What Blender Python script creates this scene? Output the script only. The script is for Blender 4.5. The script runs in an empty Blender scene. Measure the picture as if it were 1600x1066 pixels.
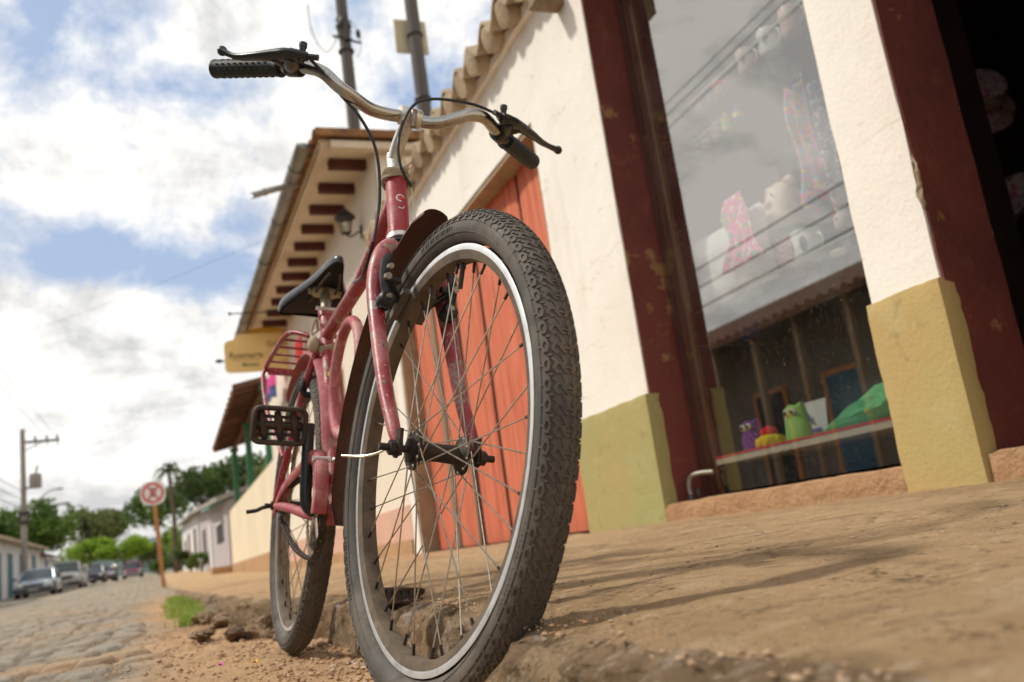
import bpy, math, random
import numpy as np
from mathutils import Matrix, Vector
random.seed(7); rng = np.random.default_rng(7)
SC = bpy.context.scene
COL = SC.collection
PI = math.pi
R = math.radians

# ------------------------------------------------------------------ materials
def lin(h):
    h = h.lstrip('#'); v = [int(h[i:i+2], 16) / 255 for i in (0, 2, 4)]
    return tuple(c / 12.92 if c <= .04045 else ((c + .055) / 1.055) ** 2.4 for c in v) + (1,)

def C4(c):
    if isinstance(c, str): return lin(c)
    return tuple(c) + (1,) if len(c) == 3 else tuple(c)

class NT:
    def __init__(s, nt): s.nt = nt; s.n = nt.nodes; s.l = nt.links
    def add(s, t, **k):
        n = s.n.new(t)
        for a, b in k.items():
            if a.startswith('i_'):
                n.inputs[a[2:].replace('_', ' ')].default_value = b
            else: setattr(n, a, b)
        return n
    def link(s, a, b): s.l.new(a, b)
    def noise(s, vec, scale, detail=6, rough=.55, dist=0.):
        n = s.add('ShaderNodeTexNoise'); n.inputs['Scale'].default_value = scale
        n.inputs['Detail'].default_value = detail; n.inputs['Roughness'].default_value = rough
        n.inputs['Distortion'].default_value = dist
        s.link(vec, n.inputs['Vector']); return n.outputs['Fac']
    def ramp(s, fac, stops, interp='LINEAR'):
        n = s.add('ShaderNodeValToRGB'); r = n.color_ramp; r.interpolation = interp
        while len(r.elements) < len(stops): r.elements.new(.5)
        for e, (p, c) in zip(r.elements, stops):
            e.position = p; e.color = C4(c) if not isinstance(c, (int, float)) else (c, c, c, 1)
        s.link(fac, n.inputs['Fac']); return n.outputs['Color']
    def mix(s, fac, a, b, mode='MIX'):
        n = s.add('ShaderNodeMix', data_type='RGBA', blend_type=mode)
        for idx, v in ((0, fac), (6, a), (7, b)):
            if hasattr(v, 'is_linked') or hasattr(v, 'links'): s.link(v, n.inputs[idx])
            else: n.inputs[idx].default_value = C4(v) if idx else v
        return n.outputs[2]
    def math(s, op, a, b=None, clamp=False):
        n = s.add('ShaderNodeMath', operation=op, use_clamp=clamp)
        for i, v in ((0, a), (1, b)):
            if v is None: continue
            if hasattr(v, 'links'): s.link(v, n.inputs[i])
            else: n.inputs[i].default_value = v
        return n.outputs[0]

MATS = {}
def mat(name, layers, rough=.8, metal=0., bump=None, coords='Object', spec=.5, rough_var=0., coat=0., trans=0., sheen=0.):
    """layers: base colour, then (colour, scale, lo, hi, strength[, stretch]) noise layers on top. bump: [(scale, dist, stretch)]"""
    m = bpy.data.materials.new(name); m.use_nodes = True; MATS[name] = m
    t = NT(m.node_tree); bs = t.n['Principled BSDF']
    tc = t.add('ShaderNodeTexCoord').outputs[coords]
    def vec(st, seed=0.):
        mp = t.add('ShaderNodeMapping'); mp.inputs['Scale'].default_value = st or (1, 1, 1)
        mp.inputs['Location'].default_value = (seed, seed * 1.7, seed * .6); t.link(tc, mp.inputs['Vector']); return mp.outputs[0]
    base = layers[0]
    col = t.add('ShaderNodeRGB'); col.outputs[0].default_value = C4(base); cur = col.outputs[0]
    for i, L in enumerate(layers[1:]):
        c, sc, lo, hi, st = L[:5]; stretch = L[5] if len(L) > 5 else None
        f = t.noise(vec(stretch, 3.1 * (i + 1)), sc, 7, .6)
        if len(L) > 6:
            g_ = t.math('ABSOLUTE', t.math('SUBTRACT', f, .5)); f = t.ramp(g_, [(0, 1), (L[6], 0)]); f = t.math('MULTIPLY', f, t.ramp(t.noise(vec(stretch, 7.7 * (i + 1)), sc * 1.7, 4), [(lo, 0), (hi, 1)]))
        else: f = t.ramp(f, [(lo, 0), (hi, 1)])
        if st != 1: f = t.math('MULTIPLY', f, st)
        cur = t.mix(f, cur, c)
    t.link(cur, bs.inputs['Base Color'])
    bs.inputs['Roughness'].default_value = rough; bs.inputs['Metallic'].default_value = metal
    bs.inputs['Specular IOR Level'].default_value = spec
    if rough_var:
        f = t.noise(vec(None, 9.), 25, 5); f = t.ramp(f, [(.3, max(0, rough - rough_var)), (.7, min(1, rough + rough_var))]); t.link(f, bs.inputs['Roughness'])
    if coat: bs.inputs['Coat Weight'].default_value = coat; bs.inputs['Coat Roughness'].default_value = .15
    if sheen: bs.inputs['Sheen Weight'].default_value = sheen
    if bump:
        prev = None
        for j, B in enumerate(bump):
            sc, d = B[0], B[1]; st = B[2] if len(B) > 2 else None
            bn = t.add('ShaderNodeBump'); bn.inputs['Strength'].default_value = 1.; bn.inputs['Distance'].default_value = d
            t.link(t.noise(vec(st, 5. + j), sc, 8, .62), bn.inputs['Height'])
            if prev: t.link(prev, bn.inputs['Normal'])
            prev = bn.outputs[0]
        t.link(prev, bs.inputs['Normal'])
    return m

mat('plaster', [(.87, .83, .765), ((.72, .64, .53), 1.3, .45, .8, .4), ((.50, .40, .27), 1.6, .56, .74, .38, (1, 1.4, .3)), ((.42, .33, .22), 11, .66, .74, .35), ((.38, .30, .2), 3.0, .66, .72, .3, (1, .25, 3)), ((.30, .22, .13), 2.2, .53, .60, .8, (1, .6, 2.4), .0035)],
    rough=.92, bump=[(5, .006), (60, .0018), (260, .0006)], spec=.2)
mat('plaster_far', [(.80, .72, .60), ((.58, .46, .31), .5, .5, .85, .55), ((.35, .27, .17), 2.2, .66, .85, .5, (1, 1, .3))], rough=.95, bump=[(20, .01)], spec=.2)
for nm_, c1_, c2_, st_ in (('green_paint', (.37, .345, .145), (.46, .325, .14), .5), ('ochre_paint', (.47, .365, .15), (.53, .335, .145), .7)):
    mat(nm_, [c1_, (c2_, 1.6, .42, .66, st_), ((.50, .46, .27), 5, .55, .75, .45), ((.27, .20, .085), 13, .60, .72, .5), ((.20, .15, .08), 30, .66, .72, .5), ((.60, .50, .36), 7, .68, .71, .6)], rough=.85, bump=[(6, .005), (70, .0025), (240, .001)], spec=.25)
mat('maroon_paint', [(.175, .046, .036), ((.115, .032, .027), 3, .42, .64, .7), ((.24, .085, .055), 12, .56, .72, .5), ((.07, .022, .02), 30, .62, .68, .5, (3, 3, .4)), ((.34, .21, .08), 5, .63, .66, .7)],
    rough=.7, bump=[(5, .01), (50, .003)], spec=.3)
mat('sill_paint', [(.46, .27, .145), ((.34, .18, .09), 5, .45, .7, .8), ((.62, .44, .30), 18, .6, .75, .7)], rough=.9, bump=[(14, .03), (70, .006)], spec=.2)
mat('concrete_walk', [(.60, .40, .225), ((.40, .255, .14), 1.5, .45, .62, .60, (1.0, .45, 1)), ((.26, .165, .09), 5.0, .58, .68, .60, (1.6, .5, 1)),
    ((.72, .53, .33), 9, .54, .66, .55), ((.30, .20, .115), 24, .58, .66, .55), ((.78, .62, .43), 38, .60, .67, .5), ((.40, .12, .05), 42, .72, .75, .7), ((.17, .115, .065), 110, .60, .66, .6), ((.80, .66, .48), 170, .62, .68, .5), ((.09, .06, .035), 1.8, .50, .56, .85, (1, 1, 1), .006), ((.12, .08, .05), 7, .52, .6, .8, (1, 1, 1), .012)],
    rough=.95, bump=[(9, .022), (45, .016), (150, .010), (400, .003)], spec=.12)
mat('kerb_stone', [(.50, .345, .205), ((.24, .155, .09), 6, .47, .60, .75), ((.66, .53, .44), 10, .55, .64, .85), ((.13, .09, .055), 26, .58, .65, .75), ((.70, .57, .42), 50, .58, .66, .7), ((.12, .08, .05), 130, .60, .66, .7), ((.06, .04, .025), 9, .5, .58, .85, (1, 1, 1), .015)],
    rough=.95, bump=[(14, .04), (60, .03), (190, .014)], spec=.15)
mat('red_door', [(.60, .155, .082), ((.68, .21, .115), 3, .45, .62, .8, (4, 4, .5)), ((.30, .06, .032), 6, .52, .66, .7, (5, 5, .25)), ((.24, .06, .035), 12, .60, .68, .4, (5, 5, .25)), ((.62, .30, .16), 30, .66, .8, .6, (3, 3, .4)), ((.50, .36, .12), 6, .74, .80, .5)],
    rough=.75, bump=[(20, .003, (5, 5, .4)), (120, .001)], spec=.3)
mat('bare_wood', [(.30, .22, .15), ((.20, .14, .09), 12, .4, .7, .9, (6, 6, .3)), ((.42, .33, .24), 20, .6, .8, .6, (4, 4, .3))], rough=.85, bump=[(25, .006, (6, 6, .3))], spec=.2)
mat('dark_gap', [(.02, .012, .01), ((.04, .02, .015), 6, .4, .7, .5)], rough=.95, spec=.1)
mat('lintel', [(.40, .31, .20), ((.28, .2, .12), 8, .4, .7, .8)], rough=.9, bump=[(30, .006)], spec=.2)
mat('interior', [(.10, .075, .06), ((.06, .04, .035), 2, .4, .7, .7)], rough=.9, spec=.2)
mat('tile', [(.50, .40, .28), ((.34, .25, .16), 5, .4, .65, .8), ((.10, .08, .06), 9, .60, .78, .85), ((.62, .54, .42), 22, .6, .8, .6)], rough=.93, bump=[(30, .01)], spec=.15)
mat('tile_rust', [(.24, .125, .06), ((.42, .22, .08), 7, .5, .7, .9), ((.08, .05, .035), 5, .5, .72, .8)], rough=.93, bump=[(20, .02)], spec=.15)
mat('tile_brown', [(.17, .085, .055), ((.085, .045, .03), 2.5, .42, .68, .85), ((.27, .14, .09), 9, .6, .8, .6)], rough=.93, bump=[(12, .03)], spec=.15)
mat('soffit', [(.70, .60, .47), ((.50, .40, .28), 2, .45, .75, .7), ((.36, .27, .17), 7, .66, .8, .5)], rough=.92, bump=[(20, .006)], spec=.2)
mat('rafter_paint', [(.115, .04, .035), ((.07, .026, .022), 8, .4, .7, .8)], rough=.75, spec=.25)
mat('gutter_metal', [(.30, .29, .26), ((.17, .155, .13), 2.5, .42, .7, .85), ((.24, .15, .08), 9, .62, .78, .6)], rough=.55, metal=.55, bump=[(8, .01)])
mat('dark_metal', [(.05, .048, .045), ((.09, .07, .05), 20, .5, .7, .7)], rough=.5, metal=.6)
mat('pole_wood', [(.105, .095, .085), ((.06, .053, .047), 3, .4, .7, .8, (4, 4, .4)), ((.17, .155, .135), 9, .6, .8, .6, (4, 4, .4))], rough=.85, bump=[(20, .01)])
mat('pole_concrete', [(.30, .27, .235), ((.2, .17, .14), 2, .4, .7, .8)], rough=.9, bump=[(20, .01)])
mat('plate_board', [(.52, .47, .30), ((.38, .33, .2), 8, .4, .7, .7)], rough=.7)
mat('cable_black', [(.012, .012, .012), ((.03, .028, .025), 40, .5, .7, .6)], rough=.38)
mat('wire', [(.02, .02, .02), ((.05, .05, .05), 3, .5, .7, .5)], rough=.6)
# bicycle
mat('bike_red', [(.31, .022, .034), ((.46, .17, .165), 8, .50, .64, .75), ((.24, .018, .026), 19, .50, .62, .55), ((.29, .235, .20), 34, .59, .605, .9), ((.10, .05, .038), 80, .61, .63, .85), ((.60, .45, .40), 130, .63, .65, .7), ((.58, .36, .33), 5, .53, .6, .7, (1, 1, 1), .004), ((.27, .02, .03), 5, .62, .75, .6)],
    rough=.40, rough_var=.16, bump=[(60, .0006), (220, .0003)], coat=.0)
mat('bike_head_red', [(.34, .026, .038), ((.44, .10, .105), 22, .50, .7, .55), ((.22, .18, .16), 60, .68, .74, .6), ((.50, .24, .22), 7, .55, .75, .5)], rough=.50, rough_var=.14, bump=[(200, .0003)])
mat('bike_pink', [(.36, .075, .085), ((.40, .06, .07), 14, .5, .68, .85), ((.58, .33, .30), 16, .50, .64, .75), ((.22, .16, .13), 60, .62, .7, .7)], rough=.58, rough_var=.14, bump=[(90, .0006)])
mat('fender_paint', [(.085, .03, .022), ((.14, .055, .035), 16, .45, .7, .8), ((.05, .03, .022), 40, .5, .7, .7)], rough=.6, rough_var=.15)
mat('chrome', [(.40, .385, .36), ((.34, .26, .18), 26, .56, .72, .75), ((.22, .13, .07), 60, .62, .72, .8)], rough=.22, metal=1., rough_var=.12, bump=[(120, .0003)])
mat('stem_metal', [(.66, .64, .60), ((.46, .40, .32), 34, .5, .7, .6), ((.28, .19, .12), 70, .62, .72, .7)], rough=.42, metal=.75, rough_var=.15, bump=[(120, .0006)])
mat('rim_silver', [(.78, .79, .80), ((.52, .51, .50), 60, .5, .7, .6), ((.30, .26, .22), 140, .66, .75, .6)], rough=.36, metal=.55, rough_var=.12)
mat('rim_dirty', [(.16, .12, .085), ((.085, .06, .042), 22, .42, .66, .85), ((.27, .21, .155), 45, .58, .74, .75), ((.03, .025, .02), 30, .66, .74, .8)], rough=.85, metal=.2, bump=[(120, .0008)])
mat('rubber', [(.080, .070, .060), ((.15, .122, .095), 10, .45, .64, .75), ((.033, .028, .024), 40, .5, .7, .6), ((.20, .135, .07), 55, .70, .76, .6)], rough=.74, rough_var=.1, bump=[(240, .0006)], spec=.4)
mat('rubber_tread', [(.092, .078, .064), ((.17, .132, .095), 9, .45, .64, .8), ((.035, .03, .026), 60, .5, .7, .6), ((.24, .13, .055), 70, .70, .75, .7)], rough=.72, bump=[(260, .0006)], spec=.4)
mat('grip_rubber', [(.014, .017, .018), ((.03, .032, .032), 60, .5, .7, .6)], rough=.55)
mat('black_plastic', [(.014, .016, .017), ((.04, .038, .035), 35, .55, .7, .6)], rough=.36, rough_var=.1)
mat('brake_black', [(.03, .03, .03), ((.09, .075, .06), 45, .52, .7, .7), ((.16, .10, .06), 80, .66, .74, .7)], rough=.45, metal=.5, rough_var=.1)
mat('greasy', [(.035, .022, .016), ((.08, .048, .03), 50, .48, .7, .8), ((.012, .01, .009), 30, .55, .7, .7)], rough=.6, rough_var=.15, metal=.3, bump=[(180, .0008)])
mat('pedal_rust', [(.055, .04, .03), ((.15, .08, .045), 55, .5, .68, .8), ((.02, .018, .016), 30, .55, .7, .8)], rough=.7, metal=.35, bump=[(200, .001)])
mat('spoke_steel', [(.50, .45, .37), ((.26, .19, .12), 90, .48, .68, .8)], rough=.34, metal=.85)
mat('steel_rust', [(.33, .28, .22), ((.18, .115, .07), 70, .48, .66, .85)], rough=.5, metal=.6)
mat('saddle_vinyl', [(.018, .020, .021), ((.04, .038, .036), 40, .55, .75, .6)], rough=.30, rough_var=.08, bump=[(200, .0003)])
mat('saddle_under', [(.012, .009, .009), ((.028, .016, .014), 30, .5, .7, .7)], rough=.8)
mat('wire_bare', [(.74, .68, .55), ((.45, .36, .24), 60, .5, .7, .6)], rough=.35, metal=.6)
mat('string_cloth', [(.42, .35, .25), ((.24, .19, .13), 60, .5, .7, .7)], rough=.95)
mat('reflector_red', [(.62, .02, .015), ((.8, .18, .02), 30, .5, .7, .8)], rough=.2)
mat('blk', [(.02, .02, .02), ((.035, .03, .03), 20, .5, .7, .5)], rough=.6)
# distance
def simple(name, c, rough=.8, metal=0., var=.7, sc=4, **k):
    c = C4(c)[:3]; d = tuple(x * .62 for x in c)
    return mat(name, [c, (d, sc, .42, .72, var)], rough=rough, metal=metal, **k)
simple('sign_face', (.93, .66, .27), .6, sc=3, var=.3); simple('sign_crest', (.80, .42, .03), .6, sc=5, var=.5)
simple('sign_letters', (.20, .13, .06), .7); simple('sign_green', (.10, .26, .08), .7)
simple('post_green', (.03, .16, .065), .6); simple('teal_roof', (.16, .50, .40), .6); simple('terrace_cream', (.80, .69, .50), .95, sc=.6, var=.35)
simple('terrace_base', (.47, .28, .14), .95, sc=1.5); simple('pink_base', (.66, .40, .30), .95, sc=2, var=.35)
simple('lilac_wall', (.47, .42, .43), .95, sc=1.2, var=.35); simple('white_wall', (.72, .70, .68), .95, sc=1, var=.3); simple('grey_roof', (.36, .31, .26), .9, sc=2)
simple('arcade_wall', (.16, .145, .125), .95, sc=.8); simple('blue_door', (.015, .10, .18), .6); simple('teal_door', (.01, .13, .16), .6); simple('dark_open', (.03, .028, .03), .9)
simple('road_sign_white', (.80, .78, .76), .5, var=.15); simple('road_sign_red', (.60, .13, .13), .5, var=.2); simple('post_orange', (.50, .22, .08), .7, sc=6)
simple('skin', (.42, .24, .16), .6, var=.2); simple('navy', (.02, .03, .07), .9); simple('hair', (.02, .015, .01), .7)
simple('car_silver', (.38, .41, .43), .25, .6, var=.15); simple('car_white', (.46, .44, .41), .35, 0, var=.2); simple('car_dark', (.04, .03, .035), .25, .3, var=.2)
simple('car_plum', (.22, .04, .085), .3, .2, var=.2); simple('car_pink', (.20, .16, .18), .35, .2, var=.2); simple('tyre_far', (.02, .02, .02), .9); simple('glass_dark', (.05, .065, .07), .08, 0., var=.2); simple('bumper', (.05, .05, .05), .6)
simple('lamp_lens', (.75, .72, .65), .1, .4, var=.1); simple('lamp_amber', (.8, .25, .04), .15, .2, var=.1); simple('hub_grey', (.35, .35, .36), .4, .6)
simple('bark', (.14, .10, .07), .95, sc=6)
simple('cloth_pink', (.72, .07, .33), .9); simple('cloth_blue', (.05, .075, .24), .9); simple('cloth_red', (.66, .012, .015), .9, var=.3)
simple('brick_grey', (.17, .13, .10), .95, sc=20, bump=[(60, .01)])
simple('lantern_black', (.035, .04, .04), .5, .5)
simple('owl_purple', (.17, .03, .30), .9); simple('dot_pink', (.65, .12, .38), .9); simple('owl_cream', (.80, .72, .55), .9, var=.2); simple('owl_green', (.36, .66, .16), .9, var=.4)
simple('toy_yellow', (.86, .62, .02), .9, var=.25); simple('toy_red', (.80, .015, .02), .9, var=.25); simple('bag_green', (.20, .66, .30), .7, var=.45, bump=[(18, .01)])
simple('card_white', (.72, .72, .70), .6, var=.1); simple('card_blue', (.05, .09, .42), .6, var=.1); simple('board_red', (.62, .06, .07), .6, var=.3); simple('board_white', (.62, .55, .45), .7, sc=8, var=.4)
simple('case_frame', (.20, .125, .05), .45, .3, sc=12); simple('case_dark', (.055, .06, .048), .5, .2); simple('pipe_grey', (.32, .30, .25), .5, .4, sc=10)
simple('mug_white', (.85, .84, .82), .25, var=.08); simple('mug_pink', (.82, .50, .46), .3, var=.15); simple('mug_print', (.06, .06, .07), .3)
simple('pig_skin', (.86, .66, .52), .5, var=.15); simple('pig_green', (.07, .27, .14), .8); simple('form_cloth', (.72, .66, .60), .8, var=.3)
simple('pillow_white', (.78, .76, .73), .9, var=.2); simple('blue_fabric', (.03, .06, .28), .8)
simple('hat_pink', (.62, .50, .50), .9, var=.2)

def custom(name, fn, rough=.8, **k):
    m = bpy.data.materials.new(name); m.use_nodes = True; MATS[name] = m; t = NT(m.node_tree); bs = t.n['Principled BSDF']
    bs.inputs['Roughness'].default_value = rough; fn(t, bs); return m

def _gingham(t, bs):
    tc = t.add('ShaderNodeTexCoord').outputs['Object']
    ch = t.add('ShaderNodeTexChecker'); ch.inputs['Scale'].default_value = 75; ch.inputs['Color1'].default_value = (.80, .05, .06, 1); ch.inputs['Color2'].default_value = (.85, .78, .72, 1)
    t.link(tc, ch.inputs['Vector']); t.link(ch.outputs[0], bs.inputs['Base Color'])
custom('gingham', _gingham, .85)
def _floral(stops, sc):
    def f(t, bs):
        tc = t.add('ShaderNodeTexCoord').outputs['Object']
        v = t.add('ShaderNodeTexVoronoi'); v.inputs['Scale'].default_value = sc; t.link(tc, v.inputs['Vector'])
        s = t.add('ShaderNodeSeparateColor'); t.link(v.outputs['Color'], s.inputs[0])
        t.link(t.ramp(s.outputs[0], stops, 'CONSTANT'), bs.inputs['Base Color'])
    return f
custom('print_bright', _floral([(0, (.80, .05, .30)), (.2, (.85, .55, .05)), (.35, (.12, .5, .25)), (.5, (.80, .10, .45)), (.65, (.2, .25, .7)), (.8, (.85, .3, .1)), (.9, (.1, .5, .7))], 70), .85)
custom('print_pink', _floral([(0, (.80, .06, .35)), (.35, (.10, .42, .22)), (.55, (.85, .25, .5)), (.75, (.75, .3, .1)), (.88, (.8, .7, .6))], 60), .85)
custom('print_mono', _floral([(0, (.05, .05, .12)), (.45, (.35, .38, .5)), (.7, (.04, .05, .18)), (.88, (.6, .6, .62))], 80), .85)
custom('print_hat', _floral([(0, (.26, .21, .22)), (.6, (.26, .08, .12)), (.75, (.28, .23, .23)), (.92, (.16, .06, .09))], 60), .9)
custom('toy_mix', _floral([(0, (.85, .65, .02)), (.4, (.75, .02, .05)), (.65, (.85, .2, .02)), (.8, (.6, .02, .3)), (.9, (.9, .8, .1))], 60), .7)

def _foliage(c1, c2, c3, sc):
    def f(t, bs):
        g = t.add('ShaderNodeNewGeometry')
        r = g.outputs['Random Per Island']
        tc = t.add('ShaderNodeTexCoord').outputs['Object']
        n = t.noise(tc, sc, 3)
        a = t.mix(r, c1, c2); f2 = t.ramp(n, [(.42, 0), (.68, 1)]); col = t.mix(f2, a, c3)
        t.link(col, bs.inputs['Base Color']); bs.inputs['Specular IOR Level'].default_value = .25
        tr = t.add('ShaderNodeBsdfTranslucent'); t.link(col, tr.inputs['Color'])
        mx = t.add('ShaderNodeMixShader'); mx.inputs[0].default_value = .3
        t.link(bs.outputs[0], mx.inputs[1]); t.link(tr.outputs[0], mx.inputs[2]); t.link(mx.outputs[0], t.n['Material Output'].inputs['Surface'])
    return f
custom('leaf_dark', _foliage((.04, .075, .018), (.075, .115, .03), (.11, .16, .04), .5), .7)
custom('leaf_mid', _foliage((.09, .16, .025), (.15, .23, .04), (.05, .10, .02), .35), .7)
custom('leaf_lime', _foliage((.22, .34, .03), (.32, .46, .05), (.14, .24, .03), .4), .7)
custom('leaf_olive', _foliage((.07, .095, .03), (.14, .16, .055), (.19, .22, .07), .4), .7)
custom('leaf_palm', _foliage((.09, .12, .05), (.16, .19, .085), (.07, .09, .04), .6), .7)
custom('grass', _foliage((.22, .36, .05), (.34, .46, .08), (.28, .30, .09), 6), .7)

def _glass(t, bs):
    lw = t.add('ShaderNodeFresnel'); lw.inputs['IOR'].default_value = GLASS_IOR
    tr = t.add('ShaderNodeBsdfTransparent'); tr.inputs['Color'].default_value = (.90, .92, .91, 1)
    gl = t.add('ShaderNodeBsdfGlossy'); gl.inputs['Roughness'].default_value = .015; gl.inputs['Color'].default_value = (1, .97, .93, 1)
    gm = t.add('ShaderNodeNewGeometry'); ff = t.math('MULTIPLY', lw.outputs[0], t.math('SUBTRACT', 1., gm.outputs['Backfacing']))
    mx = t.add('ShaderNodeMixShader'); t.link(ff, mx.inputs[0]); t.link(tr.outputs[0], mx.inputs[1]); t.link(gl.outputs[0], mx.inputs[2])
    tc = t.add('ShaderNodeTexCoord').outputs['Object']; df = t.add('ShaderNodeBsdfDiffuse'); df.inputs['Color'].default_value = (.75, .72, .66, 1)
    a = t.ramp(t.noise(tc, 130, 4, .6), [(.64, 0), (.70, .20)]); b = t.ramp(t.noise(tc, 2.2, 5, .6, .3), [(.45, 0), (.8, .014)]); m2 = t.add('ShaderNodeMixShader'); t.link(t.math('ADD', a, b), m2.inputs[0])
    t.link(mx.outputs[0], m2.inputs[1]); t.link(df.outputs[0], m2.inputs[2]); t.link(m2.outputs[0], t.n['Material Output'].inputs['Surface']); t.n.remove(bs)
GLASS_IOR = 4.2
custom('shop_glass', _glass)
def _sg(t, bs):
    lw = t.add('ShaderNodeFresnel'); lw.inputs['IOR'].default_value = 1.5; gm = t.add('ShaderNodeNewGeometry'); ff = t.math('MULTIPLY', lw.outputs[0], t.math('SUBTRACT', 1., gm.outputs['Backfacing']))
    tr = t.add('ShaderNodeBsdfTransparent'); tr.inputs['Color'].default_value = (.93, .95, .94, 1); gl = t.add('ShaderNodeBsdfGlossy'); gl.inputs['Roughness'].default_value = .03
    mx = t.add('ShaderNodeMixShader'); t.link(ff, mx.inputs[0]); t.link(tr.outputs[0], mx.inputs[1]); t.link(gl.outputs[0], mx.inputs[2]); t.link(mx.outputs[0], t.n['Material Output'].inputs['Surface']); t.n.remove(bs)
custom('small_glass', _sg)

def _ground(t, bs):
    at = t.add('ShaderNodeAttribute', attribute_name='mask'); sep = t.add('ShaderNodeSeparateColor'); t.link(at.outputs['Color'], sep.inputs[0])
    stone, cell, dirt = sep.outputs[0], sep.outputs[1], sep.outputs[2]
    tc = t.add('ShaderNodeTexCoord').outputs['Object']
    n1 = t.noise(tc, 5, 7); n2 = t.noise(tc, 40, 6); n3 = t.noise(tc, 1.1, 5)
    sc = t.mix(cell, (.255, .225, .18), (.40, .365, .30)); sc = t.mix(t.ramp(n2, [(.4, 0), (.75, .7)]), sc, (.16, .14, .11)); sc = t.mix(t.ramp(n3, [(.45, 0), (.7, .55)]), sc, (.42, .30, .18))
    dc = t.mix(t.ramp(n1, [(.35, 0), (.7, 1)]), (.50, .31, .165), (.36, .225, .125)); dc = t.mix(t.ramp(n2, [(.5, 0), (.75, .8)]), dc, (.60, .44, .28))
    jc = (.19, .13, .08)
    col = t.mix(stone, jc, sc); col = t.mix(dirt, col, dc)
    t.link(col, bs.inputs['Base Color']); bs.inputs['Roughness'].default_value = .95; bs.inputs['Specular IOR Level'].default_value = .15
    b = t.add('ShaderNodeBump'); b.inputs['Distance'].default_value = .012; t.link(t.noise(tc, 55, 8, .65), b.inputs['Height'])
    b2 = t.add('ShaderNodeBump'); b2.inputs['Distance'].default_value = .02; t.link(n1, b2.inputs['Height']); t.link(b.outputs[0], b2.inputs['Normal']); t.link(b2.outputs[0], bs.inputs['Normal'])
custom('street', _ground)
mat('pebble', [(.50, .33, .20), ((.35, .21, .12), 12, .4, .6, .9), ((.62, .50, .38), 7, .55, .7, .8), ((.30, .24, .19), 9, .62, .75, .8)], rough=.95, bump=[(90, .003)], spec=.15)
mat('rock', [(.29, .20, .13), ((.15, .10, .065), 8, .45, .60, .85), ((.42, .31, .21), 14, .58, .75, .75)], rough=.95, bump=[(30, .02), (120, .005)], spec=.15)
simple('hill', (.07, .10, .10), .95, sc=.02)

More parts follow.
